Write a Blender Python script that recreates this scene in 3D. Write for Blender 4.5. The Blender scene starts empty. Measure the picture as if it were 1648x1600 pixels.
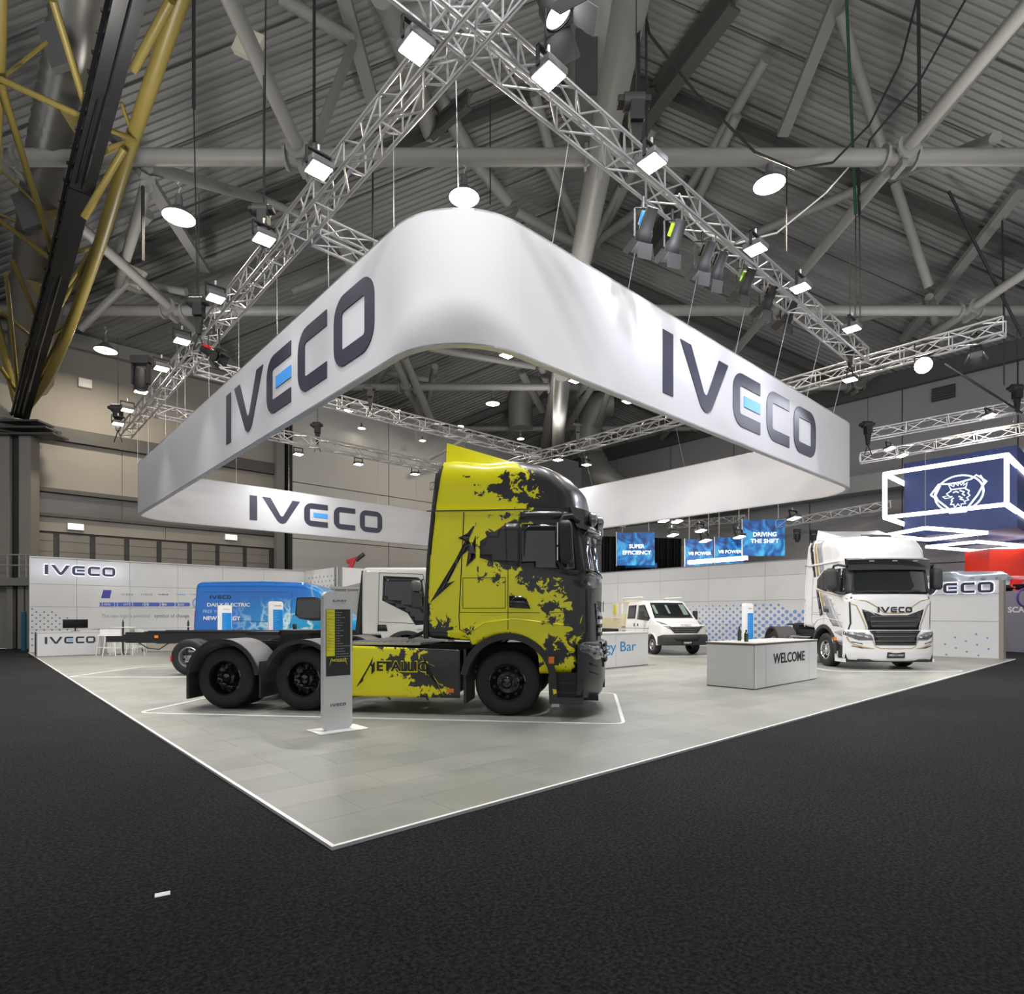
import bpy, bmesh, math, random
from mathutils import Vector, Matrix
from mathutils.bvhtree import BVHTree
random.seed(7)
R = math.radians; PI = math.pi
sc = bpy.context.scene; col = sc.collection

# ---------------------------------------------------------------- camera
F = 960.0; HX, HY, CH = 824.0, 992.0, 1.5      # focal length in pixels, vanishing centre, eye height
cd = bpy.data.cameras.new('camera'); cam = bpy.data.objects.new('camera', cd); col.objects.link(cam)
cam.location = (0, 0, CH); cam.rotation_euler = (R(90), 0, 0)
cd.sensor_fit = 'HORIZONTAL'; cd.sensor_width = 36; cd.lens = F/1648*36; cd.shift_y = 192/1648
cd.clip_start = .1; cd.clip_end = 300
sc.camera = cam
# ---------------------------------------------------------------- world, exposure
w = bpy.data.worlds.new('world'); sc.world = w; w.use_nodes = True
w.node_tree.nodes['Background'].inputs[0].default_value = (.98, .985, 1, 1)
w.node_tree.nodes['Background'].inputs[1].default_value = .6
sc.view_settings.view_transform = 'Standard'; sc.view_settings.look = 'None'
sc.view_settings.gamma = 1; sc.view_settings.use_curve_mapping = False
sc.view_settings.exposure = 0.3
FLOOD_W, BAY_W, SPOT_W = 104.0, 420.0, 22.0

# ---------------------------------------------------------------- frames
C0 = Vector((-1.165, 3.91, 0)); BM = Matrix.Translation(C0) @ Matrix.Rotation(R(42.17), 4, 'Z'); BI = BM.inverted()
def B(u, v, z=0): return BM @ Vector((u, v, z))
def P(px, py, Y): return Vector(((px-HX)/F*Y, Y, CH+(HY-py)/F*Y))       # a point at depth Y
def Pz(px, py, z):                                                     # a point at height z
    Y = (z-CH)*F/(HY-py); return Vector(((px-HX)/F*Y, Y, z))
def on_v(px, v, py=None):                                              # booth coordinates on the plane v = const
    a = (px-HX)/F; d = BI.to_3x3() @ Vector((a, 1, 0)); o = BI @ Vector((0, 0, 0))
    t = (v-o.y)/d.y; z = 0 if py is None else CH+(HY-py)/F*t
    return Vector((o.x+d.x*t, v, z))
def on_u(px, u, py=None):
    a = (px-HX)/F; d = BI.to_3x3() @ Vector((a, 1, 0)); o = BI @ Vector((0, 0, 0))
    t = (u-o.x)/d.x; z = 0 if py is None else CH+(HY-py)/F*t
    return Vector((u, o.y+d.y*t, z))

# ---------------------------------------------------------------- lights of the hall, with added fill
def area(name, loc, size, power, colr, aim=None, spread=None):
    l = bpy.data.lights.new(name, 'AREA'); l.shape = 'DISK'; l.size = size; l.energy = power; l.color = colr
    if spread: l.spread = spread
    o = bpy.data.objects.new(name, l); col.objects.link(o); o.location = loc
    d = Vector(aim)-Vector(loc) if aim is not None else Vector((0, 0, -1))
    o.rotation_euler = d.to_track_quat('-Z', 'Y').to_euler(); return o
WARM = (1, .86, .68); COOL = (1, .99, .985)
FLOODS = [(670,78),(513,273),(425,385),(347,480),(293,549),(227,630),(883,122),(1049,262),(1216,401),(1371,529),(817,571),(927,612),(1012,645),(480,731),(898,740)]
SMALL_FLOODS = [(260,593),(205,660),(190,682),(1288,463),(1368,611),(577,747),(668,763),(944,748)]
for i, (x, y) in enumerate(FLOODS):
    p = Pz(x, y, 9.2); od = B(-.5, 0)-B(0, 0) if i < 6 else B(0, -.5)-B(0, 0)
    if i < 10: area('flood_light_source', p+Vector((0, 0, -.08)), .36, FLOOD_W*1.1, COOL, aim=p+od+Vector((0, 0, -1.1)), spread=R(92))
    else: area('flood_light_source', p+Vector((0, 0, -.08)), .36, FLOOD_W*2.3, COOL)
BAYS = [(288,348,18.2),(747,314,18.2),(1238,295,18.2),(170,563,27.3),(793,649,36.4),(1590,668,27.3)]
for x, y, Y in BAYS: area('bay_and_fill_source', P(x, y, Y)+Vector((0, 0, -.12)), .9, BAY_W, WARM)
for x, y in ((-9, 2), (0, 1), (9, 2), (18, 3), (-8, -7), (2, -8), (12, -8)):              # unseen hall lamps over the aisle behind, added and boosted as front fill
    area('bay_and_fill_source', (x, y, 13.6), .9, BAY_W*3.4, (1, .975, .94))
ROOF_FILL = [(-14, 24), (2, 24), (18, 24), (-10, 14), (12, 14), (2, 34)]  # added fill lights without fixtures, brightening the roof from below
for x, y in ROOF_FILL: area('roof_fill_source', (x, y, 11), 1.2, 200, (1, .96, .92), aim=(x, y, 30))

# ---------------------------------------------------------------- materials
MT = {}
def nodes_of(name):
    m = bpy.data.materials.new(name); m.use_nodes = True; n = m.node_tree.nodes; l = m.node_tree.links
    return m, n, l, n['Principled BSDF']
def mat(name, c, rough=.5, metal=0, emit=0, var=.06, scale=3.0, bump=0, coat=0, trans=0):
    if name in MT: return MT[name]
    m, n, l, b = nodes_of(name)
    b.inputs['Roughness'].default_value = rough; b.inputs['Metallic'].default_value = metal
    if coat: b.inputs['Coat Weight'].default_value = coat; b.inputs['Coat Roughness'].default_value = .05
    if trans: b.inputs['Transmission Weight'].default_value = trans
    tc = n.new('ShaderNodeTexCoord'); nz = n.new('ShaderNodeTexNoise'); nz.inputs['Scale'].default_value = scale; nz.inputs['Detail'].default_value = 4
    l.new(tc.outputs['Object'], nz.inputs['Vector'])
    mx = n.new('ShaderNodeMix'); mx.data_type = 'RGBA'
    mx.inputs[6].default_value = (*[x*(1-var) for x in c], 1); mx.inputs[7].default_value = (*[min(1, x*(1+var)) for x in c], 1)
    l.new(nz.outputs[0], mx.inputs[0]); l.new(mx.outputs[2], b.inputs['Base Color'])
    if emit: b.inputs['Emission Color'].default_value = (*c, 1); b.inputs['Emission Strength'].default_value = emit
    if bump:
        bp = n.new('ShaderNodeBump'); bp.inputs['Strength'].default_value = bump; bp.inputs['Distance'].default_value = .01
        n2 = n.new('ShaderNodeTexNoise'); n2.inputs['Scale'].default_value = scale*30; l.new(tc.outputs['Object'], n2.inputs['Vector'])
        l.new(n2.outputs[0], bp.inputs['Height']); l.new(bp.outputs[0], b.inputs['Normal'])
    MT[name] = m; return m
black = mat('matte_black', (.012, .012, .013), .6)
rubber = mat('tyre_rubber', (.014, .014, .015), .62, bump=.2)
gblack = mat('gloss_black', (.008, .008, .009), .12, coat=.5)
dplast = mat('dark_plastic', (.03, .03, .032), .55)
gplast = mat('grey_plastic', (.10, .10, .105), .5)
glass = mat('dark_glass', (.012, .014, .015), .04, coat=.6)
lglass = mat('see_through_tint', (.20, .27, .24), .06, coat=.5)
white = mat('white_paint', (.66, .66, .665), .22, coat=.5, var=.02)
wpanel = mat('white_laminate', (.62, .625, .635), .28, var=.02, coat=.15)
wdull = mat('white_matte', (.78, .78, .78), .55, var=.02)
banner_m = mat('banner_fabric', (.46, .46, .485), .7, var=.02, scale=.6)
steel = mat('aluminium_truss', (.52, .52, .53), .33, metal=.75)
tube_m = mat('grey_steel_tube', (.23, .23, .215), .5)
beam_m = mat('dark_flange_steel', (.075, .075, .07), .55)
lbeam = mat('light_flange_steel', (.20, .20, .19), .55)
yel_st = mat('yellow_steel', (.20, .155, .035), .45)
chrome = mat('chrome', (.75, .75, .76), .12, metal=1)
silver = mat('silver_metal', (.42, .42, .43), .3, metal=.8)
orange = mat('orange_reflector', (.9, .22, .02), .3)
red = mat('red_paint', (.62, .02, .015), .3, coat=.4)
blue_l = mat('logo_blue', (.05, .28, .72), .5, var=.02)
navy_l = mat('logo_navy', (.022, .024, .045), .5, var=.02)
grey_t = mat('grey_print', (.25, .25, .27), .6)
gold = mat('gold_print', (.33, .22, .06), .35)
yellow = mat('yellow_paint', (.92, .88, .003), .3, var=.02, coat=.3)
lamp_on = mat('lamp_lens_lit', (1, .99, .96), .4, emit=22, var=0)
bay_on = mat('bay_lens_lit', (1, .90, .74), .4, emit=16, var=0)
neon = mat('neon_tube_lit', (1, .96, 1), .4, emit=5, var=0)
line_w = mat('white_floor_tape', (.85, .85, .86), .4, var=.02)
cyan_p = mat('blue_poster', (.0, .22, .66), .45, var=.04)

# ---------------------------------------------------------------- mesh helpers
class MB:
    def __init__(s, M=None): s.v = []; s.f = []; s.M = M or Matrix.Identity(4)
    def add(s, vs, fs):
        o = len(s.v); s.v += [s.M @ Vector(p) for p in vs]; s.f += [[i+o for i in f] for f in fs]; return s
    def box(s, a, b):
        x0, y0, z0 = a; x1, y1, z1 = b
        return s.add([(x0,y0,z0),(x1,y0,z0),(x1,y1,z0),(x0,y1,z0),(x0,y0,z1),(x1,y0,z1),(x1,y1,z1),(x0,y1,z1)],
                     [(3,2,1,0),(4,5,6,7),(0,1,5,4),(1,2,6,5),(2,3,7,6),(3,0,4,7)])
    def cyl(s, p0, p1, r, n=12, r1=None, cap=True):
        p0, p1 = Vector(p0), Vector(p1); d = p1-p0
        if d.length < 1e-6: return s
        q = d.to_track_quat('Z', 'Y').to_matrix(); r1 = r if r1 is None else r1
        vs = []
        for p, rr in ((p0, r), (p1, r1)):
            for i in range(n):
                a = 2*PI*(i+.5)/n; vs.append(p+q @ Vector((math.cos(a)*rr, math.sin(a)*rr, 0)))
        fs = [(i, (i+1)%n, n+(i+1)%n, n+i) for i in range(n)]
        if cap: fs += [tuple(range(n-1, -1, -1)), tuple(range(n, 2*n))]
        return s.add(vs, fs)
    def tube(s, pts, r, n=8, cap=True):
        pts = [Vector(p) for p in pts]; vs = []; k = len(pts)
        rs = r if isinstance(r, (list, tuple)) else [r]*k
        t0 = (pts[1]-pts[0]).normalized(); ref = Vector((0,0,1)) if abs(t0.z) < .9 else Vector((1,0,0))
        nx = t0.cross(ref).normalized()
        for i, p in enumerate(pts):
            t = ((pts[min(i+1,k-1)]-p).normalized()+(p-pts[max(i-1,0)]).normalized()).normalized()
            nx = (nx-t*nx.dot(t)).normalized(); ny = t.cross(nx)
            for j in range(n):
                a = 2*PI*j/n; vs.append(p+(nx*math.cos(a)+ny*math.sin(a))*rs[i])
        fs = [(i*n+j, i*n+(j+1)%n, (i+1)*n+(j+1)%n, (i+1)*n+j) for i in range(k-1) for j in range(n)]
        if cap: fs += [tuple(range(n-1,-1,-1)), tuple(range((k-1)*n, k*n))]
        return s.add(vs, fs)
    def lathe(s, prof, c, ax='y', n=32):                 # prof: (radius, axial)
        vs = []; c = Vector(c)
        for r, h in prof:
            for i in range(n):
                a = 2*PI*i/n; e, g = r*math.cos(a), r*math.sin(a)
                vs.append(c+Vector({'y': (e, h, g), 'z': (e, g, h), 'x': (h, e, g)}[ax]))
        k = len(prof)
        return s.add(vs, [(i*n+j, i*n+(j+1)%n, (i+1)*n+(j+1)%n, (i+1)*n+j) for i in range(k-1) for j in range(n)])
    def prism(s, poly, d0, d1, ax='y'):                  # polygon in the plane across ax, extruded d0..d1
        f = {'y': lambda a, b, d: (a, d, b), 'x': lambda a, b, d: (d, a, b), 'z': lambda a, b, d: (a, b, d)}[ax]
        n = len(poly); vs = [f(a, b, d0) for a, b in poly]+[f(a, b, d1) for a, b in poly]
        return s.add(vs, [tuple(range(n)), tuple(range(2*n-1, n-1, -1))]+[(i, n+i, n+(i+1)%n, (i+1)%n) for i in range(n)])
    def beam(s, p0, p1, wd, ht):                        # rectangular bar
        p0, p1 = Vector(p0), Vector(p1); t = (p1-p0).normalized()
        sd = t.cross(Vector((0,0,1))); sd = sd.normalized() if sd.length > 1e-3 else Vector((1,0,0)); up = sd.cross(t)
        vs = [p+sd*a*wd/2+up*b*ht/2 for p in (p0, p1) for a, b in ((-1,-1),(1,-1),(1,1),(-1,1))]
        return s.add(vs, [(3,2,1,0),(4,5,6,7),(0,1,5,4),(1,2,6,5),(2,3,7,6),(3,0,4,7)])
    def ibeam(s, p0, p1, wd, ht, t=.06):
        s.beam(p0, p1, t, ht)
        p0, p1 = Vector(p0), Vector(p1); k = (p1-p0).normalized()
        sd = k.cross(Vector((0,0,1))).normalized(); up = sd.cross(k)
        for q in (1, -1): s.beam(p0+up*q*ht/2, p1+up*q*ht/2, wd, t)
        return s
    def mesh(s, name, smooth=0):
        me = bpy.data.meshes.new(name); me.from_pydata([tuple(p) for p in s.v], [], s.f)
        if smooth:
            me.shade_smooth(); me.set_sharp_from_angle(angle=R(smooth))
        me.validate(); return me
    def build(s, name, m, parent=None, smooth=0, fix=False, bev=0, at=None, kind=None, label=None):
        me = s.mesh(name, smooth)
        if fix:
            bm = bmesh.new(); bm.from_mesh(me); bmesh.ops.recalc_face_normals(bm, faces=bm.faces); bm.to_mesh(me); bm.free()
        me.materials.append(m); o = bpy.data.objects.new(name, me); col.objects.link(o)
        if parent is not None: o.parent = parent
        if at is not None: o.matrix_world = at
        if bev:
            b = o.modifiers.new('bevel', 'BEVEL'); b.width = bev; b.segments = 2; b.limit_method = 'ANGLE'
        if kind: o['kind'] = kind
        if label: o['label'] = label
        return o
def tag(o, label=None, cat=None, group=None, kind=None):
    if label: o['label'] = label
    if cat: o['category'] = cat
    if group: o['group'] = group
    if kind: o['kind'] = kind
    return o
def empty(name, label, cat, loc=(0,0,0), rz=0, group=None, at=None):
    o = bpy.data.objects.new(name, None); col.objects.link(o); o.empty_display_size = .2
    if at is not None: o.matrix_world = at
    else: o.location = loc; o.rotation_euler = (0, 0, rz)
    return tag(o, label, cat, group)
KIDS = {}
def copy_tree(o, parent=None):
    c = o.copy(); col.objects.link(c); c.parent = parent
    for ch in [x for x in col.objects if x.parent == o]: copy_tree(ch, c)
    return c
def inst(o, parent, loc, rot=None, sc_=None):
    c = o.copy(); col.objects.link(c); c.parent = parent; c.location = loc
    if rot: c.rotation_euler = rot
    if sc_: c.scale = sc_
    return c
def rpoly(x0, y0, x1, y1, r, n=5, corners=(1,1,1,1)):    # rounded rectangle, ccw
    out = []
    for k, (cx, cy, a) in enumerate(((x1-r, y1-r, 0), (x0+r, y1-r, 90), (x0+r, y0+r, 180), (x1-r, y0+r, 270))):
        if corners[k]: out += [(cx+r*math.cos(R(a+90*i/n)), cy+r*math.sin(R(a+90*i/n))) for i in range(n+1)]
        else: out.append(((x1, y1), (x0, y1), (x0, y0), (x1, y0))[k])
    return out
# -------- the five letters of the fair stand logo, one unit high
def logo_shapes():
    t = .235; L = []
    L.append(([(0,0),(.29,0),(.29,1),(0,1)], 0))
    x = .50
    L.append(([(x,1),(x+.33,1),(x+.74,.30),(x+.80,.27),(x+.86,.30),(x+1.25,1),(x+1.58,1),(x+1.02,.10),(x+.95,.02),(x+.86,-.02),(x+.76,-.02),(x+.66,.03),(x+.60,.10)], 0))
    def cc(x, w):
        r = .34; n = 6
        a = [(x+w,1),(x+r,1)]+[(x+r-r*math.sin(R(90*i/n)), 1-r+r*math.cos(R(90*i/n))) for i in range(1,n+1)]
        b = [(x+r-r*math.cos(R(90*i/n)), r-r*math.sin(R(90*i/n))) for i in range(n+1)]+[(x+w,0)]
        return a+b+[(x+w,t),(x+.30,t),(x+.26,t+.04),(x+.26,1-t-.04),(x+.30,1-t),(x+w,1-t)]
    x = 2.26; L.append((cc(x, 1.08), 0)); L.append(([(x+.42,.40),(x+1.08,.40),(x+1.08,.60),(x+.42,.60)], 1))
    x = 3.62; L.append((cc(x, 1.05), 0))
    return L
def logo(fn, H, m_dark, m_blue, depth, parent, at=None, names=('letter', 'letter_bar'), fix=True):
    """fn(a,b,d) maps letter plane coordinates (metres, centred) to 3-D; d is the offset out of the wall"""
    W = 6.06
    def put(poly, m, nm):
        n = len(poly); q = [((a-W/2)*H, (b-.5)*H) for a, b in poly]
        mb = MB(); mb.add([fn(a, b, 0) for a, b in q]+[fn(a, b, depth) for a, b in q],
            [tuple(range(n)), tuple(range(2*n-1, n-1, -1))]+[(i, n+i, n+(i+1)%n, (i+1)%n) for i in range(n)])
        return mb.build(nm, m, parent, fix=fix, at=at)
    for poly, k in logo_shapes(): put(poly, m_blue if k else m_dark, names[k])
    x = 4.90; o = rpoly(x, 0, x+1.16, 1, .32, 6); i_ = rpoly(x+.25, .235, x+.91, .765, .05, 6)
    n = len(o); vs = []
    for d in (0, depth):
        for ring in (o, i_): vs += [fn((a-W/2)*H, (b-.5)*H, d) for a, b in ring]
    fs = []
    for j in range(n):
        k = (j+1)%n
        fs += [(j, k, n+k, n+j), (2*n+k, 2*n+j, 3*n+j, 3*n+k), (j, 2*n+j, 2*n+k, k), (n+k, 3*n+k, 3*n+j, n+j)]
    MB().add(vs, fs).build(names[0], m_dark, parent, fix=fix, at=at)
def text(s, fn, H, m, parent, name='lettering', depth=.004, bold=0, align='CENTER', width=None, at=None, kind=None):
    """built-in font as a mesh; H is the capital height, fn as for logo()"""
    cu = bpy.data.curves.new('t', 'FONT'); cu.body = s; cu.size = 1; cu.align_x = align; cu.extrude = .01; cu.offset = bold; cu.resolution_u = 3
    cu.space_line = .8
    o = bpy.data.objects.new('t', cu); col.objects.link(o); dg = bpy.context.evaluated_depsgraph_get()
    me = bpy.data.meshes.new_from_object(o.evaluated_get(dg)); bpy.data.objects.remove(o)
    k = H/.72; kx = k
    if width:
        xs = [v.co.x for v in me.vertices]; kx = width/(max(xs)-min(xs)+1e-6)
    for v in me.vertices: v.co = fn(v.co.x*kx, v.co.y*k-H/2, depth if v.co.z > 0 else 0)
    me.name = name; me.materials.clear(); me.materials.append(m)
    o = bpy.data.objects.new(name, me); col.objects.link(o)
    if parent is not None: o.parent = parent
    if at is not None: o.matrix_world = at
    if kind: o['kind'] = kind
    return o
# -------- rounded shell with deformation, and patches laid on it
def shell(x0, x1, w, z0, z1, r, deform, g=.06):
    rx, ry, rz = r; nx = max(2, round((x1-x0)/g)); ny = max(2, round(2*w/g/1.5)); nz = max(2, round((z1-z0)/g))
    idx = {}; vs = []; fs = []
    def vert(i, j, k):
        if (i, j, k) in idx: return idx[(i, j, k)]
        p = Vector((x0+(x1-x0)*i/nx, -w+2*w*j/ny, z0+(z1-z0)*k/nz))
        c = Vector((min(max(p.x, x0+rx), x1-rx), min(max(p.y, -w+ry), w-ry), min(max(p.z, z0+rz), z1-rz)))
        d = p-c; q = Vector((d.x/rx, d.y/ry, d.z/rz))
        if q.length > 1e-6:
            q.normalize(); p = c+Vector((q.x*rx, q.y*ry, q.z*rz))
        idx[(i, j, k)] = len(vs); vs.append(Vector(deform(*p))); return idx[(i, j, k)]
    for i in range(nx):
        for j in range(ny):
            for k, s_ in ((0, 0), (nz, 1)):
                f = [vert(i,j,k), vert(i+1,j,k), vert(i+1,j+1,k), vert(i,j+1,k)]; fs.append(f if s_ else f[::-1])
        for k in range(nz):
            for j, s_ in ((0, 0), (ny, 1)):
                f = [vert(i,j,k), vert(i+1,j,k), vert(i+1,j,k+1), vert(i,j,k+1)]; fs.append(f[::-1] if s_ else f)
    for j in range(ny):
        for k in range(nz):
            for i, s_ in ((0, 0), (nx, 1)):
                f = [vert(i,j,k), vert(i,j+1,k), vert(i,j+1,k+1), vert(i,j,k+1)]; fs.append(f if s_ else f[::-1])
    mb = MB(); mb.v = vs; mb.f = fs; return mb
def bvh(mb): return BVHTree.FromPolygons([tuple(p) for p in mb.v], mb.f)
def interp(tab, x):
    if x <= tab[0][0]: return tab[0][1]
    for (a, b), (c, d) in zip(tab, tab[1:]):
        if x <= c: return b+(d-b)*(x-a)/(c-a)
    return tab[-1][1]
def patch(tree, poly, side, off, name, m, parent, g=.12, th=.0, smooth=50, label=None):
    """poly in (x,z) for side 'r'/'l', (y,z) for 'f'/'b', (x,y) for 't'; laid on the body and raised by off"""
    bm = bmesh.new(); f = bm.faces.new([bm.verts.new((a, b, 0)) for a, b in poly])
    for ax in (0, 1):
        lo = min(p[ax] for p in poly); hi = max(p[ax] for p in poly); n = int((hi-lo)/g)
        for i in range(1, n+1):
            c = [0,0,0]; c[ax] = lo+(hi-lo)*i/(n+1); nn = [0,0,0]; nn[ax] = 1
            bmesh.ops.bisect_plane(bm, geom=bm.verts[:]+bm.edges[:]+bm.faces[:], plane_co=c, plane_no=nn)
    dirs = {'r': (Vector((0,1,0)), lambda a,b: Vector((a,-9,b))), 'l': (Vector((0,-1,0)), lambda a,b: Vector((a,9,b))),
            'f': (Vector((-1,0,0)), lambda a,b: Vector((9,a,b))), 'b': (Vector((1,0,0)), lambda a,b: Vector((-9,a,b))),
            't': (Vector((0,0,-1)), lambda a,b: Vector((a,b,9)))}
    d, fo = dirs[side]; last = None; bm.verts.ensure_lookup_table(); miss = []
    cache = []
    for v in bm.verts:
        o = fo(v.co.x, v.co.y); h, nrm, i, dist = tree.ray_cast(o, d)
        if h is None: miss.append((v, o)); continue
        if nrm.dot(d) > 0: nrm = -nrm
        cache.append((o, dist)); v.co = h+(nrm-d).normalized()*off
    for v, o in miss:
        dist = min(cache, key=lambda c: (c[0]-o).length)[1] if cache else 8
        v.co = o+d*dist-d*off
    bmesh.ops.recalc_face_normals(bm, faces=bm.faces)
    bm.normal_update()
    if sum(fc.normal.dot(d) for fc in bm.faces) > 0: bmesh.ops.reverse_faces(bm, faces=bm.faces)
    me = bpy.data.meshes.new(name); bm.to_mesh(me); bm.free(); me.shade_smooth(); me.materials.append(m)
    o = bpy.data.objects.new(name, me); col.objects.link(o); o.parent = parent
    if th:
        s_ = o.modifiers.new('solid', 'SOLIDIFY'); s_.thickness = th; s_.offset = -1
    if label: o['label'] = label
    return o
def seam(tree, pts, side, wd, off, name, m, parent, th=0):
    """a narrow strip along a line on the body"""
    out = []; n = len(pts)
    for i, p in enumerate(pts):
        a = Vector(pts[max(i-1,0)]); b = Vector(pts[min(i+1,n-1)]); t = (b-a).normalized(); out.append((Vector((-t.y, t.x))*wd/2, Vector(p)))
    poly = [tuple(p+q) for q, p in out]+[tuple(p-q) for q, p in out[::-1]]
    return patch(tree, poly, side, off, name, m, parent, g=.25, th=th)
def sdist(poly, x, z):
    ins = False; d = 9; n = len(poly)
    for i in range(n):
        ax, ay = poly[i]; bx, by = poly[(i+1)%n]
        if (ay > z) != (by > z) and x < (bx-ax)*(z-ay)/(by-ay)+ax: ins = not ins
        t = max(0, min(1, ((x-ax)*(bx-ax)+(z-ay)*(by-ay))/((bx-ax)**2+(by-ay)**2+1e-9)))
        d = min(d, math.hypot(ax+(bx-ax)*t-x, ay+(by-ay)*t-z))
    return d if ins else -d
def paint_attr(o, fn):
    me = o.data; at = me.attributes.new('paint', 'FLOAT', 'POINT')
    at.data.foreach_set('value', [fn(v.co) for v in me.vertices])
# ================================================================= the hall
def struct(o): o['kind'] = 'structure'; return o
UW, VW = 38.84, 33.02; EH = 15.3
UB = on_v(470, VW-1.2).x; UP = on_v(446, VW-.6).x
# carpet
m, n, l, b = nodes_of('charcoal_carpet')
tc = n.new('ShaderNodeTexCoord'); n1 = n.new('ShaderNodeTexNoise'); n1.inputs['Scale'].default_value = 44; n1.inputs['Detail'].default_value = 5; n1.inputs['Roughness'].default_value = .75
n2 = n.new('ShaderNodeTexNoise'); n2.inputs['Scale'].default_value = .45; n2.inputs['Detail'].default_value = 3
for q in (n1, n2): l.new(tc.outputs['Object'], q.inputs['Vector'])
r1 = n.new('ShaderNodeValToRGB'); r1.color_ramp.elements[0].position = .40; r1.color_ramp.elements[1].position = .68
r1.color_ramp.elements[0].color = (.004, .004, .0045, 1); r1.color_ramp.elements[1].color = (.043, .042, .044, 1)
l.new(n1.outputs[0], r1.inputs[0])
mx = n.new('ShaderNodeMix'); mx.data_type = 'RGBA'; mx.blend_type = 'MULTIPLY'; mx.inputs[0].default_value = .6
l.new(r1.outputs[0], mx.inputs[6]); r2 = n.new('ShaderNodeValToRGB'); r2.color_ramp.elements[0].position = .35; r2.color_ramp.elements[0].color = (.6,.6,.6,1); r2.color_ramp.elements[1].position = .65
l.new(n2.outputs[0], r2.inputs[0]); l.new(r2.outputs[0], mx.inputs[7]); l.new(mx.outputs[2], b.inputs['Base Color'])
b.inputs['Roughness'].default_value = .95; b.inputs['Specular IOR Level'].default_value = .15
bp = n.new('ShaderNodeBump'); bp.inputs['Strength'].default_value = .9; bp.inputs['Distance'].default_value = .012; l.new(n1.outputs[0], bp.inputs['Height']); l.new(bp.outputs[0], b.inputs['Normal'])
carpet = m
struct(MB().box((-24, -14, -.12), (UW, VW, -.02)).build('floor', carpet, at=BM))
MB().beam(P(248, 1441, .1)*0+Pz(249, 1442, -.018), Pz(274, 1437, -.018), .05, .004).build('paper_scrap', wdull).location = (0,0,0)
tag(bpy.data.objects['paper_scrap'], 'small pale paper scrap lying on the dark carpet', 'litter')

# stand floor: stone-look vinyl tiles on a low platform
m, n, l, b = nodes_of('stone_tile'); tc = n.new('ShaderNodeNewGeometry'); mp = n.new('ShaderNodeMapping')
mp.inputs['Location'].default_value = tuple(BI.translation); mp.inputs['Rotation'].default_value = (0, 0, R(-42.17))
l.new(tc.outputs['Position'], mp.inputs['Vector'])
bk = n.new('ShaderNodeTexBrick'); bk.inputs['Scale'].default_value = 1; bk.inputs['Mortar Size'].default_value = 0; bk.inputs['Brick Width'].default_value = 1; bk.inputs['Row Height'].default_value = .5
bk.inputs['Color1'].default_value = (.255, .262, .243, 1); bk.inputs['Color2'].default_value = (.315, .315, .292, 1); bk.offset = .5
l.new(mp.outputs[0], bk.inputs['Vector'])
nz = n.new('ShaderNodeTexNoise'); nz.inputs['Scale'].default_value = 1.6; nz.inputs['Detail'].default_value = 9; nz.inputs['Roughness'].default_value = .66; l.new(mp.outputs[0], nz.inputs['Vector'])
rp = n.new('ShaderNodeValToRGB'); rp.color_ramp.elements[0].position = .3; rp.color_ramp.elements[0].color = (.80, .81, .79, 1); rp.color_ramp.elements[1].position = .7; rp.color_ramp.elements[1].color = (1.1, 1.1, 1.07, 1)
l.new(nz.outputs[0], rp.inputs[0]); mx = n.new('ShaderNodeMix'); mx.data_type = 'RGBA'; mx.blend_type = 'MULTIPLY'; mx.inputs[0].default_value = 1
l.new(bk.outputs[0], mx.inputs[6]); l.new(rp.outputs[0], mx.inputs[7]); l.new(mx.outputs[2], b.inputs['Base Color'])
r3 = n.new('ShaderNodeMapRange'); r3.inputs[3].default_value = .3; r3.inputs[4].default_value = .5; l.new(nz.outputs[0], r3.inputs[0]); l.new(r3.outputs[0], b.inputs['Roughness'])
tile_m = m
bf = struct(MB().box((0, 0, -.02), (25.4, 28.1, -.006)).build('floor', mat('platform_board', (.3, .3, .28), .8), at=BM))
tcam = BI @ Vector((0, 0, 0)); tiles = []
for j in range(56):
    off = .5 if j % 2 else 0
    for i in range(-1, 26):
        u0, u1 = max(0, i+off), min(25.4, i+1+off)
        if u1-u0 < .05: continue
        tiles.append((((u0+u1)/2-tcam.x)**2+(j*.5+.25-tcam.y)**2, u0, u1, j*.5))
tiles.sort(); tm = {}; rest = MB()
for k, (d, u0, u1, v0) in enumerate(tiles):
    if k < 300:
        wdt = round(u1-u0, 3)
        if wdt not in tm:
            me = MB().box((.001, .001, -.006), (wdt-.001, .499, 0)).mesh('floor_tile'); me.materials.append(tile_m); tm[wdt] = me
        o = bpy.data.objects.new('floor_tile', tm[wdt]); col.objects.link(o); o.parent = bf; o.location = (u0, v0, 0)
    else: rest.box((u0+.001, v0+.001, -.006), (u1-.001, v0+.499, 0))
rest.build('far_floor_tiles', tile_m, bf, kind='stuff')
e = MB(); e.box((-.03, -.03, -.02), (25.4, 0, .004)); e.box((-.03, 0, -.02), (0, 28.1, .004)); struct(e.build('trim_1', line_w, at=BM))

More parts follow.
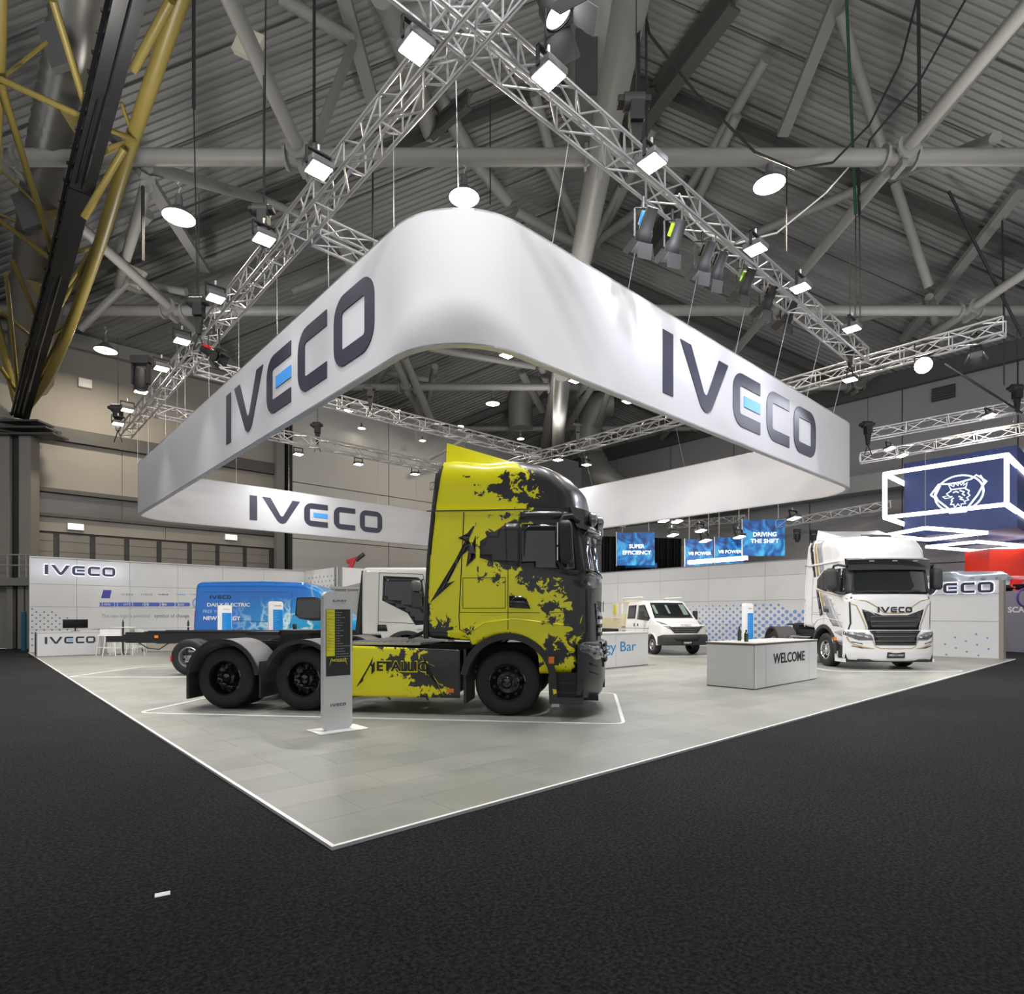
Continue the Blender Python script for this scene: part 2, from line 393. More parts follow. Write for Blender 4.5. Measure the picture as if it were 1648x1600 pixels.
# ---- outer walls
hallw = mat('hall_wall_panel', (.30, .285, .255), .75, var=.08, scale=.3)
hall2 = mat('hall_wall_grey', (.30, .30, .30), .75, var=.08, scale=.3)
hdark = mat('dark_wall_steel', (.045, .045, .045), .6)
hglaz = mat('upper_glazing', (.10, .10, .10), .35)
def zv(s): return CH+s*(VW+3.68)*1.49            # height on the back wall from an image slope
wb = struct(MB().box((-24, VW+.1, 0), (UW, VW+.5, EH+1)).build('wall_back', hdark, at=BM))
def wallrow(par, z0, z1, u0, u1, step, v, m, nm='wall_panel', gap=.02, th=.1):
    k = max(1, round((u1-u0)/step)); a = (u1-u0)/k
    me = MB().box((gap/2, -th, gap/2), (a-gap/2, 0, z1-z0-gap/2)).mesh(nm); me.materials.append(m)
    for i in range(k):
        o = bpy.data.objects.new(nm, me); col.objects.link(o); o.parent = par; o.location = (u0+i*a, v, z0)
zA, zB, zC, zD = zv(.164), zv(.1144), zv(.0918), zv(.0758)
wallrow(wb, zA+.3, EH, -24, UP+.2, 5.7, VW+.1, hallw)
wallrow(wb, zB, zA-.35, -24, UP+.2, 3.8, VW+.1, hallw)
wallrow(wb, zC, zB-.2, -24, UP+.2, 3.8, VW+.1, hglaz, nm='glazing_panel', th=.04)
wallrow(wb, zD, zC-.15, -24, UP+.2, 5.7, VW+.1, hallw)
t_ = MB(); t_.box((-24, VW-.25, zA-.35), (UP+.2, VW+.1, zA+.3)); struct(t_.build('trim_2', beam_m, at=BM))
t_ = MB(); t_.box((-24, VW-.15, zB-.2), (UP+.2, VW+.1, zB)); t_.box((-24, VW-.15, zC-.15), (UP+.2, VW+.1, zC)); struct(t_.build('trim_3', beam_m, at=BM))
us = [on_v(x, VW).x for x in (-40, 0, 37, 90.6, 149, 204, 256, 305, 350, 394, 436)]
rd = mat('roller_door_grey', (.22, .205, .18), .6)
for i, (a, c) in enumerate(zip(us, us[1:])):
    d = MB().box((a+.12, VW, 0), (c-.12, VW+.08, zD-.1)).build('door_%d' % (i+1), rd, at=BM); struct(d)
    k = MB()
    for z in range(1, 11): k.box((a+.12, VW-.02, z*.52), (c-.12, VW, z*.52+.02))
    k.build('door_slat', rd, d, kind='stuff')
    d['kind'] = 'structure'
# projecting plain block of the back wall
blk = struct(MB().box((UB, VW-1.2, 0), (UW, VW+.1, EH)).build('wall_block', hdark, at=BM))
for z0, z1 in ((0, 3.2), (3.2, 6.2), (6.2, 7.9), (7.9, 9.6), (9.6, EH)): wallrow(blk, z0, z1, UB, UW, 6.5, VW-1.2, mat('hall_block_panel', (.47,.465,.45), .7, var=.07, scale=.3), gap=.05, th=.06)
struct(MB().box((UP, VW-.6, 0), (UP+.45, VW-.1, EH)).build('pillar', tube_m, at=BM))
wr = struct(MB().box((UW, -14, 0), (UW+.4, VW, EH+1)).build('wall_right', hdark, at=BM))
for z0, z1 in ((0, 4.5), (4.5, 9), (9, EH)):
    a = (VW+14)/9; me = MB().box((-.1, .03, .03), (0, a-.03, z1-z0-.03)).mesh('wall_panel'); me.materials.append(hall2)
    for i in range(9):
        o = bpy.data.objects.new('wall_panel', me); col.objects.link(o); o.parent = wr; o.location = (UW, -14+i*a, z0)
p0, p1 = on_u(1500, UW-.1, 645), on_u(1538, UW-.1, 630)
ve = MB(); y0, y1 = sorted((p0.y, p1.y)); ve.box((UW-.2, y0, p0.z-.1), (UW-.1, y1, p0.z+.65)); ve.build('vent_grille', mat('vent_dark', (.03,.03,.04), .6), wr)
sl = MB()
for k in range(5): sl.box((UW-.23, y0, p0.z-.03+k*.13), (UW-.2, y1, p0.z+.02+k*.13))
sl.build('vent_slats', beam_m, wr, kind='stuff')
# long service duct box low on the right wall
a0, a1 = on_u(1395, UW-1), on_u(1700, UW-1)
dz = MB(); dz.box((UW-1.4, a1.y-6, 9.0), (UW-.12, a0.y+12, 9.9)); dz.box((UW-1.5, a1.y-6, 8.9), (UW-.12, a0.y+12, 9.0)); struct(dz.build('trim_4', mat('duct_boxing', (.30,.31,.31), .6), at=BM))
# eave beams
struct(MB().box((-24, VW-.35, EH-.5), (UW, VW+.1, EH+.2)).build('beam_back', tube_m, at=BM))
struct(MB().box((UW-.5, -14, EH-.5), (UW, VW, EH+.5)).build('beam_right', beam_m, at=BM))
# exit signs and speakers on the back wall
sg = mat('exit_sign_lit', (1, .93, .62), .5, emit=1.6, var=0)
for k, (x, y) in enumerate(((122, 848), (372, 865))):
    p = on_v(x, VW-.1, y); e_ = empty('exit_sign', ['pale lit sign box on the wall above the leftmost roller doors','pale lit sign box on the wall above the doors behind the rear banner'][k], 'sign', at=BM @ Matrix.Translation(p))
    MB().box((-.3, -.06, -.13), (.3, 0, .13)).build('sign_box', sg, e_); MB().box((-.33, -.03, -.16), (.33, .1, .16)).build('frame', wdull, e_)
p = on_v(137, VW-.1, 617); tag(MB().box((p.x-.28, VW-.2, p.z-.22), (p.x+.28, VW+.02, p.z+.22)).build('wall_speaker', wdull, at=BM, bev=.03), 'small cream speaker box high on the pale upper back wall', 'speaker')

# ---- roof: folded corrugated sheets falling from the hip to the two walls
def roofz(X, Y):
    q = BI @ Vector((X, Y, 0)); a = UW-q.x; b_ = VW-q.y; s = min(a, b_)
    return EH+min(.6*s, 13.5+.1*s)
m, n, l, b = nodes_of('corrugated_roof_sheet')
tc = n.new('ShaderNodeTexCoord'); mp = n.new('ShaderNodeMapping'); mp.inputs['Scale'].default_value = (.05, 1, .05); l.new(tc.outputs['Object'], mp.inputs[0])
nz = n.new('ShaderNodeTexNoise'); nz.inputs['Scale'].default_value = 1.4; nz.inputs['Detail'].default_value = 3; l.new(mp.outputs[0], nz.inputs[0])
rp = n.new('ShaderNodeValToRGB'); rp.color_ramp.elements[0].position = .35; rp.color_ramp.elements[0].color = (.17, .17, .165, 1); rp.color_ramp.elements[1].position = .65; rp.color_ramp.elements[1].color = (.24, .24, .235, 1)
l.new(nz.outputs[0], rp.inputs[0]); l.new(rp.outputs[0], b.inputs['Base Color']); b.inputs['Roughness'].default_value = .5; b.inputs['Metallic'].default_value = .15
mb = MB(); Y = 6.0; pitch = .24; prof = ((0, 0), (.09, 0), (.11, .075), (.21, .075), (.24, 0)); Xs = [-60+k*2.5 for k in range(57)]
rows = []
while Y < 58:
    for dy, dz in prof[:-1]: rows.append((Y+dy, dz))
    Y += pitch
vs = []; 
for Yr, dz in rows:
    for X in Xs: vs.append((X, Yr, roofz(X, Yr)-dz+.35))
nx_ = len(Xs); fs = [(i*nx_+j, i*nx_+j+1, (i+1)*nx_+j+1, (i+1)*nx_+j) for i in range(len(rows)-1) for j in range(nx_-1)
     if (lambda q: q.x < UW+1 and q.y < VW+1)(BI @ Vector((Xs[j]+1.2, rows[i][0], 0)))]
mb.add(vs, fs); ce = struct(mb.build('ceiling', m))
near = MB(); q = [(-60, -20), (70, -20), (70, 6.2), (-60, 6.2)]
near.add([(x, y, roofz(x, max(y, 2))+.5) for x, y in q], [(0, 1, 2, 3)]); struct(near.build('ceiling', m))
# sheet-lap lines: thin purlins under the sheets
pu = MB()
for k in range(24):
    Yp = 8.3+k*2.05; xs = [x for x in range(-45, 50) if (lambda q: q.x < UW and q.y < VW)(BI @ Vector((x, Yp, 0)))]
    for a, c in zip(xs, xs[1:]): pu.beam((a, Yp, roofz(a, Yp)+.28), (c, Yp, roofz(c, Yp)+.28), .045, .05)
struct(pu.build('ceiling_purlins', beam_m)); bpy.data.objects['ceiling_purlins']['kind'] = 'structure'

# ---- steel tube frame under the roof
def tubebar(nm, p0, p1, r, m=tube_m, label=None, cat='steel tube', group=None, n_=10):
    o = MB().cyl(p0, p1, r, n_).build(nm, m, smooth=40); struct(o); return o
HT = 15.5
def clipx(Y, lo, hi):
    xs = [x/4 for x in range(int(lo*4), int(hi*4)) if (lambda q: q.x < UW and q.y < VW)(BI @ Vector((x/4, Y, 0)))]
    return min(xs), max(xs)
for Y, r in ((18.2, .24), (27.3, .24), (36.4, .22), (44.5, .2)):
    x0, x1 = clipx(Y, -40, 45); tubebar('roof_tube', (x0, Y, HT), (x1, Y, HT), r)
for k in range(-3, 4):
    X = 2.7+9.1*k; q = [y/4 for y in range(24, 240) if (lambda q: q.x < UW and q.y < VW)(BI @ Vector((X, y/4, 0)))]
    if len(q) > 4: tubebar('roof_tube', (X, 8, HT), (X, max(q), HT), .42 if k == 0 else .2)
    for Y in (18.2, 27.3, 36.4):                      # flanged node joints with bolts
        if Y < max(q):
            nd = MB(); nd.cyl((X-.5, Y, HT), (X-.42, Y, HT), .36, 12); nd.cyl((X+.42, Y, HT), (X+.5, Y, HT), .36, 12); nd.cyl((X, Y-.5, HT), (X, Y-.42, HT), .34, 12)
            nd.box((X-.08, Y-.3, HT-.45), (X+.08, Y+.3, HT-.2)); struct(nd.build('beam_joint', tube_m))
def rb(Y, x0, x1, wd=.35, ht=.55, m=beam_m):           # rafter that follows the roof
    o = MB(); k = 10
    for i in range(k):
        a, c = x0+(x1-x0)*i/k, x0+(x1-x0)*(i+1)/k
        o.ibeam((a, Y, roofz(a, Y)-.15), (c, Y, roofz(c, Y)-.15), wd, ht)
    struct(o.build('roof_rafter', m))
for Y in (27.3, 36.4, 18.2, 44.5):
    x0, x1 = clipx(Y, -30, 38); rb(Y, x0, 3.5); rb(Y, 3.5, x1)
SEG = [  # px, py, depth, px, py, depth, radius, kind (t tube, b flat light bar, d dark beam)
 (1351,-10,24,1259,218,27,.24,'b'),(1352,20,22,1430,272,27,.2,'t'),(1434,286,27,1602,222,18.4,.18,'t'),(1415,290,27,1170,395,36,.2,'t'),
 (1440,295,27,1495,462,27.3,.2,'t'),(1495,478,27.5,1518,565,36,.18,'t'),(1482,491,30,1376,516,36,.17,'t'),(1645,302,26,1454,548,38,.24,'b'),
 (1648,20,18.2,1480,218,18.2,.25,'t'),(1276,517,36,1190,498,34,.2,'t'),(1240,430,30,1216,520,34,.2,'b'),
 (236,268,18.4,425,322,27,.2,'t'),(425,322,27,480,345,30,.18,'t'),(552,-10,23,603,175,27,.26,'b'),(448,-5,22,568,65,26,.22,'t'),(568,72,26,506,235,18.4,.17,'t'),
 (614,-10,20,637,40,22,.42,'t'),(637,40,22,695,215,27,.42,'t'),(695,140,26,765,262,30,.35,'t'),(640,28,22,700,14,22,.3,'t'),(765,262,30,818,325,34,.3,'t'),
 (690,215,27,755,160,24,.25,'d'),(470,470,30,600,415,36,.2,'t'),(181,218,20,238,288,18.4,.2,'b'),(238,288,18.4,330,435,30,.2,'b'),
 (236,300,18.4,190,460,27,.18,'t'),(210,455,27,300,470,27,.17,'t'),(210,450,27,128,530,27,.17,'t'),(200,460,27,330,505,33,.15,'t'),
 (176,410,27,240,345,24,.2,'t'),
 # fan around the middle mast
 (1181,-10,24,1044,175,32,.5,'d'),(1044,175,32,1000,232,34,.5,'d'),(1232,95,26,1112,300,36,.24,'t'),(1186,185,31,1108,350,38,.24,'t'),
 (1052,205,34,960,395,40,.25,'t'),(1000,300,36,955,390,40,.2,'t'),(860,150,28,925,385,40,.25,'t'),(838,120,28,815,80,27,.25,'t'),(872,245,33,935,372,40,.22,'t'),
 (1044,330,36,965,385,40,.25,'t'),(830,340,36,930,395,40,.25,'t'),(1115,300,36,1050,400,40,.5,'d'),
 (826,575,36,873,660,42,.25,'t'),(870,586,36,908,690,44,.25,'t'),(953,622,36,912,690,44,.22,'t'),(960,560,36,905,662,42,.22,'t'),(700,590,36,690,640,40,.2,'t'),
 (560,590,36,690,612,36.4,.2,'t'),(650,575,34,700,690,40,.25,'t'),(905,600,27.5,897,730,44,.42,'t'),(975,580,30,912,655,42,.2,'t'),(990,600,33,960,690,44,.2,'t'),
 (1048,560,36,1010,640,42,.2,'t'),(690,560,33,860,590,36,.2,'t'),(640,560,33,600,625,38,.2,'t'),(760,700,40,690,740,40,.12,'t'),
]
def under(px, py, Y):
    q = P(px, py, Y)
    while q.z > roofz(q.x, q.y)-.35 or (BI @ q).y > VW-1.4: Y *= .98; q = P(px, py, Y)
    return q
for a in SEG:
    p0, p1 = under(*a[:3]), under(*a[3:6])
    if a[7] == 't': tubebar('roof_strut', p0, p1, a[6])
    elif a[7] == 'b': struct(MB().beam(p0, p1, a[6]*2, a[6]).build('roof_beam', lbeam))
    else: struct(MB().ibeam(p0, p1, a[6]*1.2, a[6]*2.2, .12).build('roof_beam', beam_m))
# broad light box girders that fan out from the mast
gird = mat('box_girder_grey', (.20, .195, .18), .6)
for (a, c, wd, ht) in ((P(1268, -20, 27), P(1012, 330, 38), 2.0, 1.2), (P(1256, 60, 29), P(1062, 390, 38), .9, .9), (P(752, 205, 34), P(838, 330, 40), 3.4, .5)):
    struct(MB().beam(a, c, wd, ht).build('roof_girder', gird))
struct(MB().beam(P(650, 255, 34), P(700, 228, 34), .5, 1.0).build('roof_beam', beam_m)); 

# corrugated round ducts
def ribbed(nm, pts, r, m, step=.3, n_=28, amp=.05, label='', cat='duct'):
    P_ = [Vector(p) for p in pts]; out = []; rs = []
    # catmull-rom resample
    Q = [P_[0]]+P_+[P_[-1]]; path = []
    for i in range(1, len(Q)-2):
        for k in range(12):
            t = k/12; path.append(.5*((2*Q[i])+(-Q[i-1]+Q[i+1])*t+(2*Q[i-1]-5*Q[i]+4*Q[i+1]-Q[i+2])*t*t+(-Q[i-1]+3*Q[i]-3*Q[i+1]+Q[i+2])*t**3))
    path.append(P_[-1]); L = 0; acc = [0]
    for a, c in zip(path, path[1:]): L += (c-a).length; acc.append(L)
    k = int(L/step*2); j = 0
    for i in range(k+1):
        s = L*i/k
        while j < len(acc)-2 and acc[j+1] < s: j += 1
        t = (s-acc[j])/max(1e-6, acc[j+1]-acc[j]); out.append(path[j].lerp(path[j+1], t)); rs.append(r+(amp if i % 2 else 0))
    o = MB().tube(out, rs, n_).build(nm, m, smooth=60); return tag(o, label, cat)
dm = mat('duct_sheet_grey', (.26, .26, .245), .42, metal=.3)
dm2 = mat('duct_sheet_shiny', (.30, .29, .27), .3, metal=.75)
ribbed('air_duct', [P(965,-40,24), P(962,60,25.5), P(950,150,28), P(930,250,33), P(918,385,39)], 1.25, dm, label='grey ribbed round duct hanging beneath the middle of the roof', n_=30)
lv = MB(); a = P(944, 100, 24.6); lv.box((a.x-.45, a.y-.1, a.z-1.3), (a.x+.45, a.y+.1, a.z+1.3)); tag(lv.build('louvre', mat('louvre_dark', (.07,.07,.07), .6)), 'dark louvre in the side of the ribbed middle duct', 'vent')
ribbed('air_duct', [P(935,700,46), P(958,742,45), P(975,768,44), P(1020,800,44)], .85, dm, label='smooth grey duct elbow seen over the cab roof behind the banner', amp=.02)
ribbed('air_duct', [P(838,690,44), P(838,640,44), P(850,622,44), P(872,640,44)], .9, dm, label='grey curved duct beside the far mast', amp=.02)
ribbed('air_duct', [P(985,650,44), P(962,655,44), P(948,690,44), P(950,730,44)], .9, dm, label='grey duct dropping right of the far mast', amp=.02)
# square deflector boards near the mast nodes
bd = mat('cream_board', (.5, .47, .38), .7)
for k, (x, y, Y, s, lb) in enumerate(((920,350,38,.35,'upper left of the four cream boards at the mast head'),(993,345,38,.35,'upper right of the four cream boards at the mast head'),(920,397,38,.35,'lower left of the four cream boards at the mast head'),(980,393,38,.35,'lower right of the four cream boards at the mast head'),
    (401,72,18,.38,'cream box speaker clamped to the roof tube above the first flood light'),(216,446,27,.42,'cream box speaker below the dark joint left of the big lamp'),(695,172,40,.4,'x'))):
    if lb == 'x': continue
    p = P(x, y, Y); o = MB(Matrix.Rotation(R(25), 4, 'Y')).box((-s, -.12, -s), (s, .12, s)).build('reflector_board' if k < 4 else 'speaker_box', bd, bev=.02); o.location = p; tag(o, lb, 'board' if k < 4 else 'speaker')

# ---- yellow arched truss on the left
def ga(Y): return 28-(28-Y)*1.75 if Y > 22 else 17.5-(22-Y)*.8
def chord(nm, px, r, m, par, n_=10):
    pts = [P(x, y, ga(Y)) for x, y, Y in px]; Q = [pts[0]]+pts+[pts[-1]]; path = []
    for i in range(1, len(Q)-2):
        for k in range(8):
            t = k/8; path.append(.5*((2*Q[i])+(-Q[i-1]+Q[i+1])*t+(2*Q[i-1]-5*Q[i]+4*Q[i+1]-Q[i+2])*t*t+(-Q[i-1]+3*Q[i]-3*Q[i+1]+Q[i+2])*t**3))
    path.append(pts[-1]); MB().tube(path, r, n_).build(nm, m, par, smooth=60); return path
ya = empty('arch_truss', 'yellow tubular arched roof truss rising from the left column', 'truss')
trough = [(34,668,28),(62,560,26),(96,440,24),(130,300,22),(166,160,19.5),(206,0,17),(236,-120,15.5)]
rc = chord('chord', [(36,664,28),(84,594,26.4),(148,430,24.2),(208,240,21.5),(290,0,17.5),(330,-110,16)], .19, yel_st, ya)
lc = chord('chord', [(30,664,28),(0,540,27),(-60,300,25),(-30,-120,20)], .16, yel_st, ya)
nc = chord('chord', [(-14,420,24),(-10,260,21),(-3,110,19),(0,-60,17)], .15, yel_st, ya)
W_ = [(2,128,19,142,192,19.8,.13),(2,128,19,20,195,21,.12),(2,140,19,85,408,23.6,.14),(85,0,17,142,185,19.6,.14),(178,210,20,218,225,21,.1),(215,112,19,275,0,17.2,.17),(135,350,22,200,240,21,.15),
      (172,240,21,210,228,21.3,.12),(0,355,24,86,420,23.6,.14),(20,420,24,72,540,25.5,.14),(0,500,25,56,546,26,.12),(0,590,26.5,32,638,27.5,.14),(10,440,24,30,640,27.5,.12),(115,408,24,160,395,24.3,.1),
      (108,460,24.5,150,400,24,.12),(75,545,26,112,520,25.5,.1),(92,500,25,140,420,24.2,.12),(66,600,27,84,594,26.6,.08),(62,610,27,100,535,25.6,.12),(0,345,24,30,358,24,.09),(0,272,22,60,330,23,.07),(10,120,20,75,68,19,.07),(195,165,20,210,208,20.8,.08),(165,250,21.5,210,228,21.2,.08)]
for q in W_: MB().cyl(P(q[0], q[1], ga(q[2])), P(q[3], q[4], ga(q[5])), q[6]*.62, 8).build('web_tube', yel_st, ya, smooth=50)
for x, y, Y in ((122,205,20.6),(85,345,23.2),(62,470,25),(35,610,27)):     # gussets
    a = P(x, y, ga(Y)); g = MB(); g.prism([(a.x-.45, a.z+.5), (a.x+.22, a.z+.28), (a.x+.18, a.z-.5)], a.y-.03, a.y+.03); g.build('gusset', yel_st, ya)
tb = MB(); tp = [P(x, y, ga(Y)-.3) for x, y, Y in trough]
for a, c in zip(tp, tp[1:]): tb.beam(a, c, .56, .4)
cl = tb.build('cable_tray', mat('tray_black', (.005,.005,.006), .35), None); tag(cl, 'glossy black curved cable tray running up the yellow arch', 'cable tray')
rod = MB()
for a, c in zip(tp, tp[1:]):
    for s in (-.2, .1, .3): rod.cyl(a+Vector((s, -.3, -.1)), c+Vector((s, -.3, -.1)), .05, 6)
    k = 5
    for i in range(k):
        q = a.lerp(c, i/k); rod.box(tuple(q-Vector((.30, .3, .04))), tuple(q+Vector((.30, .02, .04))))
rod.build('conduit', gblack, cl)
ribbed('air_duct', [P(50,640,29.5), P(52,560,27.5), P(66,440,23.5), P(92,290,19.5), P(128,120,17.3), P(156,-60,16)], .85, dm2, label='shiny ribbed duct curving beneath the yellow arch', step=.34, n_=36, amp=.05)
for x, y, Y in ((92,75,15.8),(45,340,19.3)):
    p = P(x, y, Y); o = MB(Matrix.Rotation(R(-20), 4, 'Y')).box((-.3, -.1, -.6), (.3, .1, .6)).build('louvre', mat('louvre_dark', (.07,.07,.07), .6)); o.location = p
    tag(o, 'black louvre on the shiny duct near the top left corner' if y < 100 else 'dark louvre low on the shiny duct', 'vent')
# column with its cap
cp = empty('steel_column', 'grey steel column carrying the foot of the yellow arch', 'column', loc=(P(30, 700, 28).x, 28, 0)); c_ = MB()
for s in (-.5, .5): c_.box((s-.28, -.25, 0), (s+.28, .25, 9.9))
c_.build('column_leg', mat('column_paint', (.19,.18,.16), .5), cp); MB().box((-.22, -.1, 0), (.22, .1, 9.9)).build('web_plate', black, cp)
k = MB()
for i, z in enumerate((9.9, 10.2, 10.5)): k.box((-2.0+.35*i, -.5, z), (2.0-.35*i, .5, z+.09))
k.cyl((-1.9, 0, 9.7), (1.9, 0, 10.1), .1, 8); k.build('cap_plate', hdark, cp)
# gallery railing and dark doorway behind the stand wall, at the left edge
gl = empty('gallery', 'grey service gallery with railings above a dark doorway', 'gallery'); Yg = 27.0
q = P(-60, 930, Yg); e2 = P(58, 930, Yg)
MB().box((q.x, Yg, q.z-.35), (e2.x, Yg+1.5, q.z)).build('deck', mat('gallery_deck', (.16,.155,.14), .6), gl)
for x in (-30, -8, 12, 31, 42, 60):
    a = P(x, 930, Yg); MB().cyl(a, P(x, 893, Yg), .035, 6).build('post', tube_m, gl)
for y in (893, 910): MB().cyl(P(-60, y, Yg), P(60, y, Yg), .035, 6).build('rail', tube_m, gl)
MB().box((q.x, Yg+.8, 0), (e2.x+.6, Yg+.9, q.z-.35)).build('doorway_dark', black, gl)  # black sheet put in for the dark of the doorway
for x in (2, 20, 33): MB().box((P(x, 990, Yg).x-.1, Yg+.4, 0), (P(x, 990, Yg).x+.18, Yg+.6, 3)).build('post', mat('column_paint', (.19,.18,.16), .5), gl)
tag(MB().box((P(34, 990, 26).x, 26, 0), (P(40, 990, 26).x, 26.1, P(34, 985, 26).z)).build('roll_up_banner', mat('teal_board', (.01,.09,.15), .5)), 'narrow teal board standing in the dark doorway', 'banner')
# hooks, slings and cables from the roof
def cable(pts, r, m, label, sag=0, cat='cable', group=None, nm='cable'):
    P_ = [Vector(p) for p in pts]
    if sag and len(P_) == 2:
        a, c = P_; P_ = [a.lerp(c, t/16)-Vector((0, 0, sag*4*(t/16)*(1-t/16))) for t in range(17)]
    return tag(MB().tube(P_, r, 5).build(nm, m), label, cat, group)
CAB = [(312,-10,312,175,17,.05,'thick black sling hanging high left of the first flood light',None),(312,175,318,480,17,.018,'thin line below the black sling at the left truss',None),(506,-10,506,250,18,.05,'black hoist sling above the second flood light of the left truss',None),(428,-5,425,345,14,.02,'thin dark line running down to the third flood light',None),
 (1362,-10,1377,345,20,.05,'dark green sling reaching down past the roof beam on the right',None),(1377,345,1376,560,20,.02,'thin line below the dark green sling',None),(1381,262,1383,345,20,.05,'black sling behind the dark green sling',None),(1383,345,1385,600,20,.02,'thin line below the short black sling',None),
 (1266,240,1266,405,19,.02,'thin dark line right of the big round lamp at right',None),(1613,355,1616,520,26,.04,'black cable hanging near the right edge',None),(1527,308,1645,540,26,.06,'long slanting black cable at the right',None),(1616,530,1616,620,26,.03,'black drop cable above the far right hoist',None),
 (1520,585,1645,665,26,.05,'slanting black cable above the blue cube',None),(789,160,789,330,20,.02,'thin dark line just right of the lamp behind the banner',None),(600,245,600,400,18,.03,'dark line left of the banner crest',None),(230,300,230,420,18,.05,'short black sling on the front roof tube at left',None),
 (1027,-10,1027,160,14,.05,'pair of black hoist slings above the hoist on the right truss',None),(1040,40,1040,240,14,.03,'black chain beside the hoist on the right truss',None)]
gsl = mat('green_sling', (.01,.07,.04), .7)
for x0, y0, x1, y1, Y, r, lb, _ in CAB: cable([P(x0, y0, Y), P(x1, y1, Y)], r, gsl if 'dark green sling r' in lb else black, lb)
cable([P(1030, -20, 14), P(1045, 55, 14), P(1120,150,15), P(1215, 245, 16), P(1280,272,17), P(1340, 262, 17.5), P(1400,200,18), P(1450, 100, 18), P(1478, -10, 18)], .035, black, 'black power cable looping from the hoist across to the upper right')
cable([P(1565, -20, 18), P(1480, 130, 18), P(1400, 225, 18), P(1388, 262, 20)], .035, black, 'black cable crossing diagonally over the roof frame at upper right')
cable([P(1478, -10, 18), P(1480, 200, 18)], .05, black, 'straight black sling down to the roof joint at right')
cable([P(1093, 312, 11.5), P(1112, 350, 12), P(1140, 378, 12.5), P(1185, 392, 13.5), P(1250, 375, 15), P(1330, 310, 17), P(1372, 262, 19)], .022, wdull, 'pale cable drooping below the right truss')

# ================================================================= round bay lamps
bay = empty('high_bay_lamp', 'round lamp glowing under the roof tube left of the banner crest', 'lamp', group=None)
MB().lathe([(.02,.62),(.09,.62),(.11,.30),(.16,.26),(.2,.2),(.42,.02),(.46,-.02),(.46,-.05),(.44,-.05)], (0,0,0), 'z', 28).build('reflector', gplast, bay, smooth=40)
MB().lathe([(.001,-.03),(.44,-.04)], (0,0,0), 'z', 28).build('lens', bay_on, bay)
MB().tube([(0,0,.6),(0,0,.75),(.05,0,.85),(-.05,0,.95),(0,0,1.02)], .02, 6).build('hook', steel, bay)
BL = [(288,348,18.2,1,'round lit lamp hanging from the roof tube near the yellow arch'),(747,316,18.2,1,'round lit lamp behind the top of the banner corner'),(1238,295,18.2,1,'large round lit lamp above the right truss'),
 (170,563,27.3,1,'round lit lamp in front of the pale upper back wall'),(793,649,36.4,.9,'round lit lamp seen through the banner frame, in its middle'),(561,660,36,.6,'round lamp just above the rear truss below the banner letter'),(640,661,38,.5,'small round lamp right of the chain hoist of the rear truss'),
 (741,686,40,.5,'small round lamp above the yellow cab, at mid truss'),(680,709,40,.45,'small round lamp just left of the cab fairing'),(838,706,40,.5,'small round lamp left of the truss crossing above the cab'),(582,689,38,.5,'small round lamp between the two rear trusses'),(1594,668,27.3,.6,'hall lamp above the blue cube'),
 (1430,835,40,.6,'far round lamp beside the lit tube cube'),(1012,647,33,.5,'small round lamp under the right banner near its start')]
for k, (x, y, Y, s, lb) in enumerate(BL):
    o = bay if k == 0 else copy_tree(bay); o.location = P(x, y, Y); o.scale = (s*1.03,)*3; o['label'] = lb
# ================================================================= lighting trusses (square aluminium sections)
def truss(p0, p1, sz, label, rc_=.035, bay=.62, single=0, group='aluminium lighting trusses'):
    """p0,p1: bottom centre line in booth coordinates"""
    p0, p1 = Vector(p0), Vector(p1); t = (p1-p0); L = t.length; t.normalize(); sd = t.cross(Vector((0,0,1))).normalized()*(sz/2); up = Vector((0,0,sz))
    e = empty('lighting_truss', label, 'truss', at=BM @ Matrix.Translation(p0)); e['group'] = group
    rot = Matrix((t, sd.normalized(), Vector((0,0,1)))).transposed().to_4x4(); h = sz/2
    cm = MB().cyl((0,0,0), (L,0,0), rc_, 8).mesh('chord', 50); cm.materials.append(steel)
    for y, z in ((h,0),(-h,0),(h,sz),(-h,sz)):
        o = bpy.data.objects.new('chord', cm); col.objects.link(o); o.parent = e; o.matrix_local = rot @ Matrix.Translation((0, y, z))
    n_ = max(1, round(L/bay)); b_ = L/n_; lim = single
    faces = [((h,0),(h,sz)), ((-h,0),(-h,sz)), ((-h,0),(h,0)), ((-h,sz),(h,sz))]
    me = {}; rest = MB()
    for i in range(n_):
        for f, (a, c) in enumerate(faces):
            if (i+f) % 2: a, c = c, a
            q0, q1 = (i*b_, a[0], a[1]), ((i+1)*b_, c[0], c[1])
            if i < lim:
                key = (f, i % 2)
                if key not in me:
                    me[key] = MB().cyl((0,)+q0[1:], (b_,)+q1[1:], rc_*.5, 5, cap=False).mesh('brace'); me[key].materials.append(steel)
                o = bpy.data.objects.new('brace', me[key]); col.objects.link(o); o.parent = e; o.matrix_local = rot @ Matrix.Translation((i*b_, 0, 0))
            else: rest.cyl(q0, q1, rc_*.5, 4, cap=False)
            if i % 2 == 0 and f < 3:
                rest.cyl((i*b_,)+a, (i*b_,)+c, rc_*.5, 4, cap=False)
    rest.cyl((0,h,0),(0,-h,0),rc_*.6,4); rest.cyl((L,h,0),(L,-h,0),rc_*.6,4); rest.cyl((L,h,sz),(L,-h,sz),rc_*.6,4); rest.cyl((L,h,0),(L,h,sz),rc_*.6,4); rest.cyl((L,-h,0),(L,-h,sz),rc_*.6,4)
    o = rest.build('bracing', steel, e, kind='stuff'); o.matrix_local = rot
    return e
TL, TR, TE = 3.27, 2.83, 19.4      # u of the left truss, v of the right truss, u of the end truss
